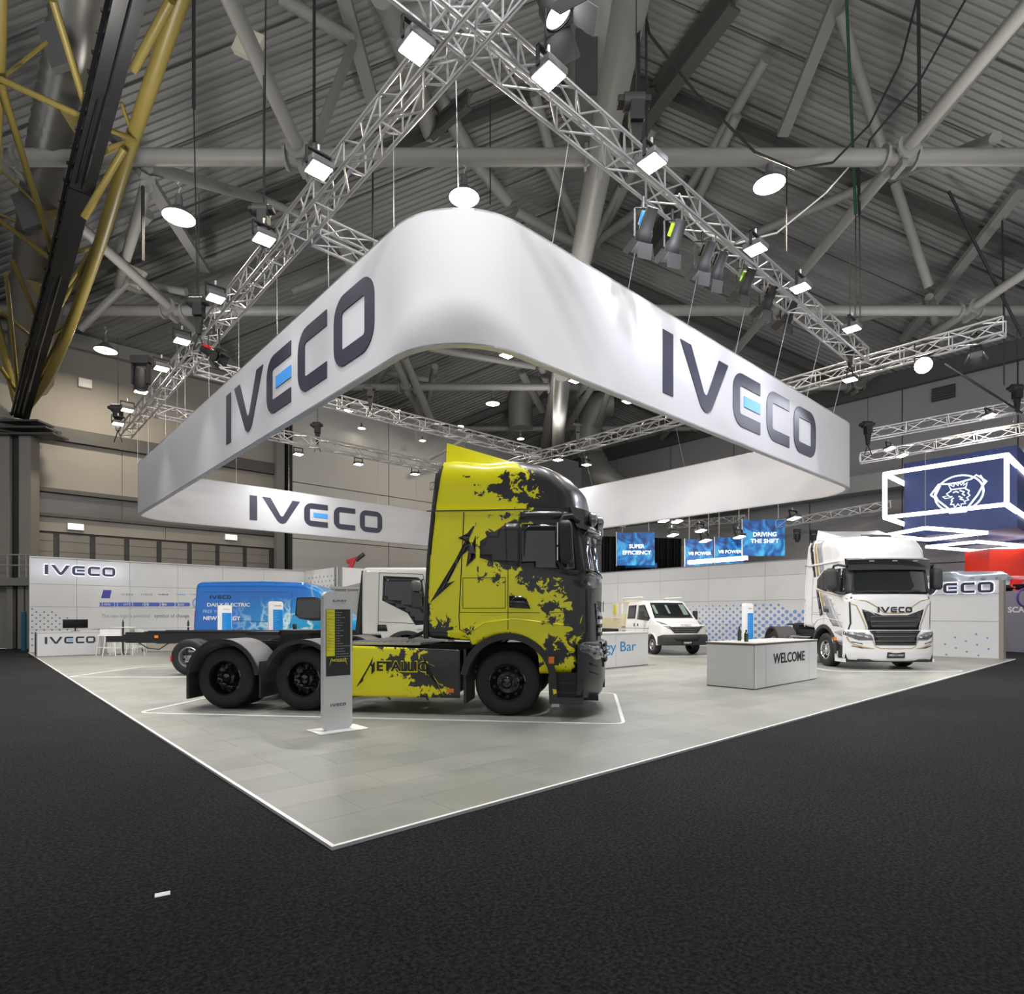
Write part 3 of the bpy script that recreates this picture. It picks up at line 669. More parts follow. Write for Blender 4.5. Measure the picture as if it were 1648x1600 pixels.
ZT = 9.4
truss((TL, -.2, ZT), (TL, 27.2, ZT), .42, 'long lighting truss above the left side of the banner, carrying square flood lights', single=26)
truss((1.6, TR, ZT+.02), (18.9, TR, ZT+.02), .42, 'long lighting truss above the right side of the banner, carrying spot lights', single=26)
truss((TE, -.6, ZT-.1), (TE, 27, ZT-.1), .42, 'end truss crossing from the bright star light to the middle of the banner frame')
truss((TL+.3, 17.4, ZT-.05), (TE-.3, 17.4, ZT-.05), .42, 'upper of the two trusses seen below the left banner')
truss((TL+.3, 23.0, ZT-.05), (TE-.3, 23.0, ZT-.05), .42, 'lower and farther of the two trusses seen below the left banner')
truss((TL+.3, 8.3, ZT-.05), (TE-.3, 8.3, ZT-.05), .42, 'truss joining the left truss just behind the banner crest')
# neighbours' trusses at the right
for a, c, z, lb in (((1395,708),(1670,640),29,'upper far truss above the blue cube'),((1385,745),(1670,672),30,'lower far truss just above the blue cube'),((1250,850),(1430,800),38,'distant dark truss behind the right banner end'),((1080,852),(1200,838),44,'small distant truss above the hanging screens'),((965,845),(1000,862),44,'small distant truss beside the black cab visor')):
    q0, q1 = BI @ P(a[0], a[1], z), BI @ P(c[0], c[1], z-3); q1.z = q0.z+(q1.z-q0.z)
    truss(tuple(q0), tuple(q1), .45, lb, bay=.8, rc_=.04)

# ---- square flood lights
fl = empty('flood_light', 'x', 'lamp'); fl['group'] = 'square flood lights on the trusses'
MB().box((-.2, -.2, -.01), (.2, .2, .1)).build('housing', gplast, fl, bev=.02)
MB().box((-.17, -.17, -.025), (.17, .17, -.01)).build('lens', lamp_on, fl)
k = MB(); k.box((-.23, -.03, .02), (-.205, .03, .3)); k.box((.205, -.03, .02), (.23, .03, .3)); k.box((-.23, -.03, .28), (.23, .03, .31)); k.build('yoke', black, fl)
MB().cyl((0, 0, .3), (0, .0, .42), .025, 8).build('clamp', steel, fl)
FLB = ['largest square flood light, at the top of the left truss','second square flood light down the left truss','third square flood light down the left truss','fourth square flood light down the left truss','fifth square flood light down the left truss',
 'seventh square flood light down the left truss, beside the lower spot','topmost square flood light of the right truss','second square flood light down the right truss','third square flood light down the right truss','fifth square flood light down the right truss, near its end',
 'flood light under the banner corner, left of centre','flood light under the right banner, upper','flood light under the right banner above the truss crossing','leftmost flood light of the farther rear truss','flood light right above the black cab roof',
 'sixth square flood light down the left truss','eighth square flood light down the left truss','lowest square flood light at the foot of the left truss','fourth square flood light down the right truss','flood light on the end truss beside the banner top','middle flood light of the farther rear truss','rightmost flood light of the farther rear truss','small flood light right of the truss crossing']
for i, (x, y) in enumerate(FLOODS+SMALL_FLOODS):
    o = fl if i == 0 else copy_tree(fl); p = Pz(x, y, 9.2); o.location = p; o.rotation_euler = (0, 0, R(42.17)); o['label'] = FLB[i]
# star light: a spot aimed at the camera side
def head(nm, px, py, Y, aim, label, lit, sz=1.0, doors=True, hang=.55, group='theatre spot lights on the right truss', tint=None):
    e = empty(nm, label, 'spot light'); p = P(px, py, Y); e['group'] = group; e.location = p; d = (Vector(aim)-p).to_track_quat('-Z', 'Y').to_matrix().to_4x4()
    def put(mb, n_, m): o = mb.build(n_, m, e, smooth=40); o.matrix_local = d; return o
    s = sz
    put(MB().lathe([(.02*s,.42*s),(.09*s,.42*s),(.10*s,.12*s),(.13*s,.08*s),(.13*s,-.03*s),(.115*s,-.03*s)], (0,0,0), 'z', 18), 'lamp_body', black)
    put(MB().lathe([(.001,-.01*s),(.115*s,-.01*s)], (0,0,0), 'z', 18), 'lens', lamp_on if lit else glass)
    if doors:
        for i in range(4):
            q = MB(Matrix.Rotation(R(90*i), 4, 'Z') @ Matrix.Translation((.13*s, 0, -.03*s)) @ Matrix.Rotation(R(-28), 4, 'Y')); q.box((-.004, -.12*s, -.22*s), (.004, .12*s, 0)); put(q, 'barn_door', black if i != 1 else gplast)
    put(MB().box((-.095*s, .08*s, .16*s), (.095*s, .14*s, .34*s)), 'gel_box', tint or black)
    q = MB(); q.beam((-.13*s, 0, .05), (-.13*s, 0, hang), .03, .015); q.beam((.13*s, 0, .05), (.13*s, 0, hang), .03, .015); q.beam((-.13*s, 0, hang), (.13*s, 0, hang), .03, .015); q.cyl((0,0,hang), (0,0,hang+.2), .03, 8); q.build('yoke', black, e)
    return e
green_t = mat('green_gel', (.35,.8,.02), .4); blue_t = mat('blue_gel', (.1,.45,.9), .4)
aimR = B(12, 3.3, 6.6)
SP = [(1035,385,10.6,1,'spot light with barn doors, first of the row under the right truss',blue_t,1),(1082,402,11.2,1,'spot light with green gel, second of the row under the right truss',green_t,1),(1130,432,12.2,1,'spot light with wide dark barn doors, third of the row',None,1),
 (1151,445,12.8,0,'unlit spot light pointing left, fourth of the row',None,1),(1196,470,13.8,0,'spot light with green gel, fifth of the row',green_t,1),(1232,494,14.8,0,'spot light, sixth of the row',None,1),(1265,516,15.8,0,'last spot light of the row, with an orange-lit door',None,1),
 (897,20,8.3,1,'big black spot light at the top edge of the picture',None,1.5)]
for x, y, Y, lit, lb, tn, s in SP:
    p = P(x, y, Y); head('spot_light', x, y, Y, (p+Vector((-.3, .9, -1.1)) if x > 900 else p+Vector((.5, 0, -.9))), lb, lit, s*1.15, tint=tn)
for px in (1120, 1210, 1290):                                   # their beams on the right-hand banner
    p = BI @ P(px, 420, 12); u = on_v(px, 2.2).x
    a_ = area('spot_source', B(u-1.5, 1.6, 9.3), .25, SPOT_W, (.86, .86, 1), aim=B(u+.5, 3.27, 6.9), spread=R(75))
a_ = area('spot_source', B(6.5, 1.4, 9.3), .25, SPOT_W*.6, (.9, .9, 1), aim=B(8.0, 3.4, 6.9), spread=R(80))
st = head('star_spot', 1486, 588, 18.0, (0, 0, 1), 'dazzling bare spot light below the end truss at the right', 1, 2.0, doors=False, hang=.7)
head('spot_light', 1571, 568, 17.2, P(1571, 700, 17.0), 'spot light with glowing barn doors at the tip of the end truss', 1, 1.2)
l = bpy.data.lights.new('star_source', 'SPOT'); l.energy = 500; l.spot_size = R(60); l.shadow_soft_size = .08; l.color = (.85,.88,1)
o = bpy.data.objects.new('star_source', l); col.objects.link(o); o.location = P(1486, 588, 17.8); o.rotation_euler = (Vector((4, 10, 0))-o.location).to_track_quat('-Z', 'Y').to_euler()
# moving heads and chain hoists
def hoist(px, py, Y, s, label, cat='hoist'):
    e = empty('chain_hoist', label, cat); e.location = P(px, py, Y); e['group'] = 'black chain hoists over the trusses'
    b_ = MB(); b_.box((-.11*s, -.12*s, -.2*s), (.11*s, .12*s, .16*s)); b_.box((-.3*s, -.1*s, .1*s), (.22*s, .1*s, .2*s)); b_.build('motor', black, e, bev=.02)
    MB().cyl((-.2*s, 0, .15*s), (.12*s, 0, .15*s), .13*s, 12).build('drum', dplast, e, smooth=40)
    MB().prism([(-.1*s, -.2*s), (.1*s, -.2*s), (.04*s, -.62*s), (-.05*s, -.62*s)], -.05*s, .05*s).build('chain_bag', black, e)
    MB().cyl((0, 0, .2*s), (0, 0, 3), .012, 5).build('chain', black, e)
    k = MB(); k.beam((0, 0, -.6*s), (-.14*s, 0, -1.0*s), .04, .02); k.beam((0, 0, -.6*s), (.14*s, 0, -1.0*s), .04, .02); k.build('sling', black, e)
for x, y, Y, s, lb in ((424,350,12.6,1.0,'hoist beside the third flood light of the left truss'),(320,497,15.8,1.1,'hoist above the left truss beside the fourth flood light'),(190,664,24,1.2,'hoist at the far foot of the left truss'),
   (596,632,22,.9,'hoist on the upper rear truss below the left banner'),(511,690,28,1.1,'hoist on the farther rear truss'),(1024,180,12.2,1.3,'hoist hanging from black slings over the right truss'),(930,690,24,.8,'hoist on the end truss over the black cab'),(1368,560,18.5,.9,'hoist where the right truss meets the end truss'),(1637,632,26,1.3,'hoist at the right edge above the blue cube'),(1397,690,27,1.2,'hoist just right of the banner end')):
    hoist(x, y, Y, s, lb)
def mover(px, py, Y, s, label):
    e = empty('moving_head_light', label, 'spot light'); e.location = P(px, py, Y); e['group'] = 'black moving head lamps'
    MB().lathe([(.02,.3),(.13,.26),(.16,.1),(.15,-.2),(.12,-.26)], (0,0,0), 'z', 16).build('head', black, e, smooth=50)
    MB().lathe([(.001,-.25),(.12,-.25)], (0,0,0), 'z', 16).build('lens', glass, e)
    k = MB(); k.box((-.22, -.06, -.1), (-.16, .06, .45)); k.box((.16, -.06, -.1), (.22, .06, .45)); k.box((-.22, -.1, .4), (.22, .1, .6)); k.build('yoke', black, e); e.scale = (s,)*3
mover(227,612,19.6,1.3,'moving head lamp above the sixth flood light'); e = head('spot_light', 344, 572, 15.5, B(5, 8, 5), 'small spot light with red tail inside the left truss', 0, 1.1, tint=red)
e['group'] = 'theatre spot lights on the right truss'
for x, y, Y, lb in ((1310,868,36,'left one of two dark lamp heads behind the white cab'),(1283,866,36,'dark lamp head just right of the large hanging screen')): mover(x, y, Y, .9, lb)
for x, y, Y, lb in ((1432,722,27,'left of two small lit lamps above the lit tube cube'),(1452,733,27,'right of two small lit lamps above the lit tube cube'),(1592,669,24,'lit lamp on the upper far truss above the cube'),(1068,838,38,'left lit lamp below the inner banner'),(1090,839,38,'second lit lamp below the inner banner'),(1083,861,38,'lit lamp on the small far truss'),(1128,854,38,'lit lamp above the twin hanging screens'),(1135,870,36,'lit lamp in front of the left twin screen'),(1278,834,34,'bright lamp right of the large hanging screen'),(1190,864,36,'lit lamp between twin screens and large screen')):
    o = copy_tree(fl); o.location = P(x, y, Y); o.rotation_euler = (R(-12), 0, R(30)); o['label'] = lb; o.scale = (1.5, 1.5, 1.5) if Y > 33 else (1, 1, 1)

# ================================================================= the hanging banner ring
b0, b1 = 5.66, 7.76; U0, U1, V0, V1 = 3.27, 20.45, 3.27, 26.0; rr = 1.45
def ring(off, n=14, r=rr, close=True):
    o = []
    for cx, cy, a in ((U1-r, V1-r, 0), (U0+r, V1-r, 90), (U0+r, V0+r, 180), (U1-r, V0+r, 270)):
        o += [(cx+(r+off)*math.cos(R(a+90*i/n)), cy+(r+off)*math.sin(R(a+90*i/n))) for i in range(n+1)]
    return o
be = empty('hanging_banner', 'huge white fabric banner ring with dark and blue lettering hung over the stand', 'banner', at=BM)
o_, i_ = ring(0), ring(-.12); n = len(o_)
def strip(ring_, z0, z1): 
    mb = MB(); vs = [(x, y, z0) for x, y in ring_]+[(x, y, z1) for x, y in ring_]; mb.add(vs, [(j, (j+1)%n, n+(j+1)%n, n+j) for j in range(n)]); return mb
# outer skin cut into sections, each a panel of its own
def section(js, ringo, z0, z1, nm, m):
    mb = MB(); k = len(js); vs = [(*ringo[j % n], z0) for j in js]+[(*ringo[j % n], z1) for j in js]
    mb.add(vs, [(a, a+1, k+a+1, k+a) for a in range(k-1)]); return mb.build(nm, m, be, smooth=60)
q = n//4
for c in range(4):
    section(list(range(c*q, c*q+q)), o_, b0, b1, 'fabric_panel', banner_m); section([c*q+q-1, (c+1)*q], o_, b0, b1, 'fabric_panel', banner_m)
    section(list(range(c*q, c*q+q)), i_, b0+.01, b1-.01, 'lining_panel', banner_m); section([c*q+q-1, (c+1)*q], i_, b0+.01, b1-.01, 'lining_panel', banner_m)
for z in (b0, b1-.03):
    mb = MB(); vs = [(x, y, z) for x, y in o_]+[(x, y, z) for x, y in i_]+[(x, y, z+.03) for x, y in o_]+[(x, y, z+.03) for x, y in i_]
    fs = []
    for j in range(n):
        k = (j+1)%n; fs += [(j, k, n+k, n+j), (2*n+j, 3*n+j, 3*n+k, 2*n+k), (j, 2*n+j, 2*n+k, k), (n+j, n+k, 3*n+k, 3*n+j)]
    mb.add(vs, fs).build('frame_tube', mat('banner_frame', (.45,.45,.46), .4, metal=.4), be)
# lettering
def span(pa, pb, f, w): return f(pa, w), f(pb, w)
a, c = on_u(365, U0).y, on_u(603, U0).y; H = abs(a-c)/6.06; cv = (a+c)/2; zc = (b0+b1)/2
logo(lambda x, y, d: Vector((U0-.006-d, cv-x, zc+y)), H, navy_l, blue_l, .012, be)
a, c = on_v(1066, V0).x, on_v(1312, V0).x; H2 = abs(a-c)/6.06; cu_ = (a+c)/2
logo(lambda x, y, d: Vector((cu_+x, V0-.006-d, zc+y)), H2, navy_l, blue_l, .012, be)
a, c = on_v(402, V1-.12).x, on_v(615, V1-.12).x; H3 = abs(a-c)/6.06; cw = (a+c)/2
logo(lambda x, y, d: Vector((cw+x, V1-.126-d, zc+y)), H3, navy_l, blue_l, .012, be)
print('logo heights', H, H2, H3)
# suspension wires from the trusses
wr_ = MB()
for v in (4.8, 7.2, 9.8, 12.4, 15, 17.6, 20.2, 23, 25): wr_.cyl((U0+.06, v, b1), (U0+.05, v, ZT), .007, 4)
for u in (5.5, 7.6, 9.7, 11.8, 13.9, 16, 18): wr_.cyl((u, V0+.06, b1), (u, TR+.1, ZT), .007, 4)
for v in (4.8, 10, 15, 20, 24.6): wr_.cyl((U1-.06, v, b1), (TE+.3, v, ZT), .007, 4)
for u in (5, 7.5, 10, 12.5, 15, 17.5): wr_.cyl((u, V1-.06, b1), (u, V1-.06, 14), .007, 4)
wr_.build('suspension_wires', steel, be, kind='stuff')
for px, z1 in ((735, 15.2),):
    p = P(737, 330, 9.6); cable([P(738, 322, 9.4), P(734, 130, 9.4)], .009, steel, 'pale wire running up from the banner crest to the left truss')

# ================================================================= stand walls
pan = wpanel; dot_m = mat('dot_print', (.16, .27, .60), .5, var=.02); dot_d = mat('dot_print_dark', (.10,.14,.30), .5, var=.02)
def pwall(name, axis, at_, s0, s1, cuts_s, cuts_z, thick, toward, h):
    """wall of panels; axis 'u' runs along u at v=at_, 'v' along v at u=at_; toward = -1 face looks at lower coordinate"""
    bx = (lambda a, c, d0, d1, z0, z1: ((a, d0, z0), (c, d1, z1))) if axis == 'u' else (lambda a, c, d0, d1, z0, z1: ((d0, a, z0), (d1, c, z1)))
    d0, d1 = sorted((at_-toward*.03, at_-toward*thick)); core = MB().box(*bx(s0, s1, d0, d1, 0, h)).build(name, mat('panel_frame', (.30,.30,.30), .5), at=BM); struct(core)
    ss = [s0]+cuts_s+[s1]; zs = [0]+cuts_z+[h]
    for a, c in zip(ss, ss[1:]):
        for z0, z1 in zip(zs, zs[1:]):
            e0, e1 = sorted((at_, at_-toward*.03)); MB().box(*bx(a+.006, c-.006, e0, e1, z0+.006, z1-.006)).build('wall_panel', pan, core)
    return core
VA = 28.0; UR = 25.3
uj = on_v(490, VA).x; vj = 24.1
wl = pwall('wall_left', 'u', VA, 0.0, uj, [1.6, 3.55, 5.5, 7.5, 9.5], [.95, 1.9, 2.85], .35, -1, 3.95)
w2 = pwall('wall_return', 'v', uj, vj, VA, [26], [1.3, 2.6], .3, -1, 3.95)
w3 = pwall('wall_front', 'u', vj, uj, UR, [uj+2.4, uj+4.8, uj+7.2, uj+9.6, uj+12], [1.3, 2.6], .3, -1, 3.95)
w4 = pwall('wall_long', 'v', UR, 3.6, vj, [6.0, 8.85, 11.7, 14.5, 17.3, 20.1], [1.12, 2.24, 3.36], .35, -1, 4.0)
ve0 = on_u(1608, UR-.35).y; w5 = pwall('wall_end', 'v', UR-.35, ve0, 4.6, [], [1.32, 2.3], .35, -1, 2.78)
t_ = MB(); t_.box((UR-.36, ve0-.12, 0), (UR+.1, ve0, 2.78)); struct(t_.build('trim_5', mat('aluminium_edge', (.26,.24,.215), .5), at=BM))
t_ = MB(); t_.box((0, VA-.05, 3.95), (uj, VA+.35, 4.0)); t_.box((UR-.02, 3.6, 4.0), (UR+.35, vj, 4.04)); struct(t_.build('trim_6', silver, at=BM))
# back-lit letters
def halo(name, fn, H, par):
    logo(fn, H, navy_l, mat('navy_bar', (.03,.05,.25), .4), .05, par)
glow = mat('backlight_lit', (.80, .82, 1), .5, emit=1.3, var=0)
a, c = on_v(75, VA).x, on_v(188, VA).x; p = on_v(130, VA, 919); e = empty('wall_lettering', 'raised back-lit dark lettering high on the left stand wall', 'sign', at=BM)
HL = (c-a)/6.06; logo(lambda x, y, d: Vector((p.x+x, VA-.06-d, p.z+y)), HL, navy_l, navy_l, .05, e)
logo(lambda x, y, d: Vector((p.x+x*1.012, VA-.012-d, p.z+y*1.12)), HL, glow, glow, .03, e, names=('backlight', 'backlight'))
l = bpy.data.lights.new('letter_glow', 'AREA'); l.shape = 'RECTANGLE'; l.size = 3.4; l.size_y = .5; l.energy = 2.5; l.color = (.75,.78,1); o = bpy.data.objects.new('letter_glow', l); col.objects.link(o); o.matrix_world = BM @ Matrix.Translation((p.x, VA-.4, p.z)) @ Matrix.Rotation(R(90), 4, 'X')
UE = UR-.35; pe = on_u(1600, UE, 945); q = on_u(1519, UE, 945); k = abs(q.y-pe.y)/3.8
e = empty('wall_lettering', 'raised back-lit dark lettering on the right end wall behind the white cab', 'sign', at=BM)
yc = pe.y+6.06*k/2; logo(lambda x, y, d: Vector((UE-.06-d, yc-x, pe.z+y)), k, navy_l, navy_l, .05, e); logo(lambda x, y, d: Vector((UE-.012-d, yc-x*1.01, pe.z+y*1.1)), k, glow, glow, .03, e, names=('backlight', 'backlight'))
print('wall logo heights', HL, k, pe.z)
# prints on the left wall
pr = empty('wall_print', 'row of small lettering marks and a slogan printed on the left stand wall', 'wall graphic', at=BM)
def wfn(px, py, dx=0): 
    c_ = on_v(px, VA, py); return lambda x, y, d: Vector((c_.x+x, VA-.004-d, c_.z+y))
pxm = (on_v(200, VA).x-on_v(190, VA).x)/10
violet = mat('violet_print', (.045, .045, .30), .5)
g = MB(); fn = wfn(171, 956)
for a in ([(-.19,-.19),(.13,-.19),(.20,.17),(-.11,.17)],): g.add([fn(x, y, .0) for x, y in a]+[fn(x, y, .004) for x, y in a], [(0,1,2,3),(7,6,5,4)])
g.build('emblem', violet, pr, fix=True)
for px, m_, w_ in ((205, grey_t, .5), (236, grey_t, .5), (263, navy_l, .45), (291, blue_l, .42), (313, grey_t, .4)):
    logo(wfn(px, 957), w_*.15, m_, m_, .003, pr)
g = MB()
for i in range(24):
    px = 162+i*6.1; f_ = wfn(px, 973); s = (.10 if i % 4 else .05)
    g.add([f_(x, y, .002) for x, y in ((-s*.9, -.09), (s*.7, -.09), (s, .0), (s*.7, .09), (-s*.9, .09), (-s*.6, 0))], [tuple(range(6))])
g.build('arrow_row', mat('blue_arrow', (.07,.12,.5), .5), pr, kind='stuff')
for s, px in (('1975', 172), ('1977', 204), ('1978', 234), ('1980', 263), ('2020', 291)): text(s, wfn(px, 973), .10, wdull, pr, depth=.004)
g = MB(); f_ = wfn(320, 971)
for i in range(28):
    a, c = 2*PI*i/28, 2*PI*(i+1)/28; g.add([f_(r_*math.cos(t), r_*math.sin(t), .003) for r_, t in ((.30,a),(.30,c),(.22,c),(.22,a))], [(0,1,2,3)])
g.build('emblem_ring', mat('pale_blue_print', (.25,.33,.6), .5), pr)
text('The new logo: a powerful', wfn(203, 991), .16, mat('pale_grey_print', (.33,.33,.33), .6), pr, width=pxm*78)
text('symbol of change', wfn(277, 991), .17, grey_t, pr, width=pxm*62, bold=.015)
# dot prints
def dots(name, fn, pts, m, par):
    mb = MB()
    for x, y, r in pts: mb.add([fn(x+r*math.cos(2*PI*i/12), y+r*math.sin(2*PI*i/12)) for i in range(12)], [tuple(range(12))])
    return mb.build(name, m, par, kind='stuff')
pts = []
for j in range(24):
    for i in range(40):
        y = 3.9+i*.36+(.18 if j % 2 else 0); z = .15+j*.155
        top = 2.15-abs(y-10.2)*.02 if y > 8 else 1.0+(y-3.9)*.22
        if z < top and y < 15.6: pts.append((y, z, max(.02, min(.085, .09-(z/2.5)**3*.06-(y-8.5)*.006 if y > 8 else .085))))
dots('dot_print', lambda x, y: (UR-.003, x, y), pts, dot_m, w4)
pts = [(15.5+i*.5+(.25 if j % 2 else 0), 1.5+j*.27, .03) for j in range(9) for i in range(9)]
dots('dot_print', lambda x, y: (UR-.003, x, y), [(x+3.4, y, r) for x, y, r in pts if x+3.4 < vj-.2], dot_d, w4)
pts = [(.1+i*.26+(.13 if j % 2 else 0), .3+j*.125, .032) for j in range(13) for i in range(5) if .3+j*.125 < 1.9-(i*.26)*.4]
dots('dot_print', lambda x, y: (x, VA-.003, y), pts, dot_d, wl)
pts = [(VA-.4-i*.45-(.2 if j % 2 else 0), .9+j*.24, .05) for j in range(12) for i in range(8)]
dots('dot_print', lambda x, y: (uj-.003, x, y), pts, dot_d, w2)
pts = []
for px, py in ((1521,1037),(1523,1053.5),(1537,1026),(1538.5,1043),(1554.5,1032),(1556,1049),(1571,1021),(1572.5,1038),(1574.5,1055),(1589,1027),(1591,1044.5)):
    q = on_u(px, UE, py); pts.append((q.y, q.z, .035))
dots('dot_print', lambda x, y: (UE-.003, x, y), pts, dot_m, w5)

# ---- floor tape outlines
def outline(M, x0, y0, x1, y1, r, label, w_=.05):
    P0 = rpoly(x0, y0, x1, y1, r, 6); P1 = rpoly(x0+w_, y0+w_, x1-w_, y1-w_, r-w_, 6); n_ = len(P0); vs = []
    for z in (.0, .004):
        for pp in (P0, P1): vs += [(*p, z) for p in pp]
    fs = []
    for j in range(n_):
        k = (j+1)%n_; fs += [(2*n_+j, 2*n_+k, 3*n_+k, 3*n_+j), (j, k, 2*n_+k, 2*n_+j), (n_+k, n_+j, 3*n_+j, 3*n_+k)]
    o = MB().add(vs, fs).build('floor_outline', line_w, at=M); return tag(o, label, 'floor marking', 'white outlines around the vehicles')

# ================================================================= counters
cnt_e = mat('counter_edge_dark', (.10,.085,.075), .5)
def counter(u0, u1, v0, v1, h, label, seams=(), top=wpanel, edge=True):
    e = empty('reception_counter', label, 'counter', at=BM)
    MB().box((u0, v0, .0), (u1, v1, h-.04)).build('body', cnt_e, e)
    ss = [u0]+list(seams)+[u1]
    for a, c in zip(ss, ss[1:]): MB().box((a+.006, v0-.012, .02), (c-.006, v0, h-.05)).build('panel', wpanel, e)
    MB().box((u0-.012, v0+.004, .02), (u0, v1-.004, h-.05)).build('panel', wpanel, e)
    MB().box((u0-.02, v0-.02, h-.04), (u1+.02, v1+.02, h-.012)).build('top_edge', cnt_e if edge else wpanel, e)
    MB().box((u0-.02, v0-.02, h-.012), (u1+.02, v1+.02, h)).build('worktop', mat('worktop_pale', (.55,.53,.50), .35), e)
    return e
c0 = BI @ Vector((4.93, 12.15, 0)); wu, wv = c0.x, c0.y
ce_ = counter(wu, wu+3.2, wv, wv+1.05, .95, 'white reception desk with dark WELCOME lettering', (wu+.5, wu+2.72))
f_ = lambda x, y, d: Vector((wu+1.66+x, wv-.014-d, .60+y))
text('WELCOME', f_, .22, black, ce_, width=1.62, bold=.02)
c1 = BI @ Vector((4.2, 18.45, 0)); eu, ev = c1.x, c1.y
ce_ = counter(eu-4.6, eu, ev, ev+.8, 1.02, 'white bar counter with blue lettering behind the black cab', (eu-3.2, eu-1.6), edge=False)
text('Energy Bar', lambda x, y, d: Vector((eu-1.9+x, ev-.014-d, .62+y)), .30, mat('azure_print', (.0,.20,.48), .5), ce_, width=2.5)
c2 = BI @ Vector((-17.5, 21.95, 0)); lu, lv = .02, c2.y
ce_ = counter(lu, lu+1.95, lv, lv+.85, .92, 'white desk with dark and blue lettering at the far left', (), edge=False)
MB().box((lu-.02, lv+.06, .05), (lu-.012, lv+.79, .85)).build('side_panel', mat('side_grey', (.12,.12,.14), .4), ce_)
logo(lambda x, y, d: Vector((lu+1.0+x, lv-.014-d, .60+y)), 1.55/6.06, navy_l, mat('pale_blue_bar', (.12,.38,.75), .5), .006, ce_)
# monitor on the left desk, cups and bottles
mo = empty('monitor', 'wide black monitor standing on the far left desk', 'monitor', at=BM @ Matrix.Translation((lu+1.2, lv+.5, .92)))
MB().box((-.40, -.02, .12), (.40, .03, .46)).build('screen', gblack, mo, bev=.01); MB().cyl((0, .03, .01), (0, .03, .3), .025, 8).build('stand_pole', black, mo); MB().box((-.14, -.09, 0), (.14, .12, .015)).build('stand_base', black, mo, bev=.004)
def bottle(p, h, r, m, label):
    o = MB().lathe([(.001,0),(r,0),(r,h*.62),(r*.8,h*.72),(r*.42,h*.8),(r*.42,h),(.001,h)], (0,0,0), 'z', 14).build('bottle', m, smooth=50); o.location = p; return tag(o, label, 'bottle', 'bottles on the tables and desks')
dkg = mat('dark_green_glass', (.015,.03,.02), .1, coat=.5)
a = BI @ P(1190, 1028, 13.4); bottle(B(a.x, a.y, .95), .33, .04, dkg, 'taller dark bottle on the reception desk')
a = BI @ P(1201, 1028, 12.9); o = bottle(B(a.x, a.y, .95), .26, .045, dkg, 'shorter dark bottle on the reception desk'); o.data = o.data.copy()
a = B(.55+wu, wv+.6, .95); MB().box((-.12, -.08, 0), (.12, .08, .02)).build('card_holder', wdull).location = B(wu+1.4, wv+.55, .95); tag(bpy.data.objects['card_holder'], 'small white card tray lying on the reception desk', 'tray')
# high tables with stools
def high_table(px, py, Y, r, label, h=1.08):
    p = P(px, py, Y); e = empty('high_table', label, 'table', (p.x, p.y, 0)); e['group'] = 'white high tables'
    MB().lathe([(.001,h-.02),(r,h-.02),(r,h),(.001,h)], (0,0,0), 'z', 28).build('tabletop', wdull, e, smooth=30)
    MB().cyl((0,0,.02), (0,0,h-.02), .035, 10).build('column', dplast, e); MB().lathe([(.001,0),(.24,0),(.24,.012),(.05,.03)], (0,0,0), 'z', 20).build('base', dplast, e)
    return p
def stool(x, y, rz, label, ref=[None]):
    if ref[0] is None:
        e = empty('bar_stool', label, 'stool', (x, y, 0), rz); e['group'] = 'white bar stools'
        MB().box((-.2, -.2, .74), (.2, .2, .78)).build('seat', wdull, e, bev=.02); MB().box((-.2, .17, .78), (.2, .2, 1.0)).build('backrest', wdull, e, bev=.01)
        for sx in (-1, 1):
            for sy in (-1, 1): MB().cyl((.16*sx, .16*sy, .75), (.23*sx, .23*sy, 0), .017, 8).build('leg', wdull, e)
        k = MB()
        for z, q in ((.3, .2),):
            for a, c in (((-q,-q),(q,-q)),((q,-q),(q,q)),((q,q),(-q,q)),((-q,q),(-q,-q))): k.cyl((*a, z), (*c, z), .012, 6)
        k.build('footrest', wdull, e); ref[0] = e
    else: e = copy_tree(ref[0]); e.location = (x, y, 0); e.rotation_euler = (0, 0, rz)
    e['label'] = label
p = high_table(198, 1013, 23.5, .42, 'white high table with a dark bottle, behind the chassis end'); bottle((p.x, p.y, 1.08), .30, .035, dkg, 'dark bottle on the left high table')
p2 = high_table(303, 1012, 24.5, .36, 'white high table beside the rear of the blue van'); bottle((p2.x, p2.y, 1.08), .28, .04, dkg, 'dark bottle on the high table next to the van')
stool(p.x-.38, p.y-.5, .4, 'white bar stool in front left of the high table'); stool(p.x+.7, p.y-.35, -.5, 'white bar stool right of the high table'); stool(p.x+.1, p.y+.75, 2.6, 'white bar stool behind the high table'); stool(p.x+.15, p.y-.85, .1, 'white bar stool nearest the chassis end')
# planter
pt = P(166, 1020, 24.5); e = empty('potted_plant', 'small green broad-leafed plant in a white planter behind the chassis end', 'plant', (pt.x, pt.y, 0))
MB().box((-.25, -.25, 0), (.35, .25, .75)).build('planter', wdull, e, bev=.01)
lf = mat('leaf_green', (.10,.22,.03), .45)
for k in range(9):
    a = k*2.4; t_ = Matrix.Rotation(a, 4, 'Z'); L_ = .36+.1*(k % 3); mb = MB(t_); vs = []
    for i in range(7):
        s = i/6; w_ = .085*math.sin(PI*min(1, s*1.0+.05)); x = s*L_; z = .75+.42*s-.35*s*s+(.1*(k%2)); vs += [(x, -w_, z), (x, 0, z-.015), (x, w_, z)]
    mb.add(vs, [(3*i+j, 3*i+j+1, 3*i+j+4, 3*i+j+3) for i in range(6) for j in (0, 1)]).build('leaf', lf, e, smooth=60)
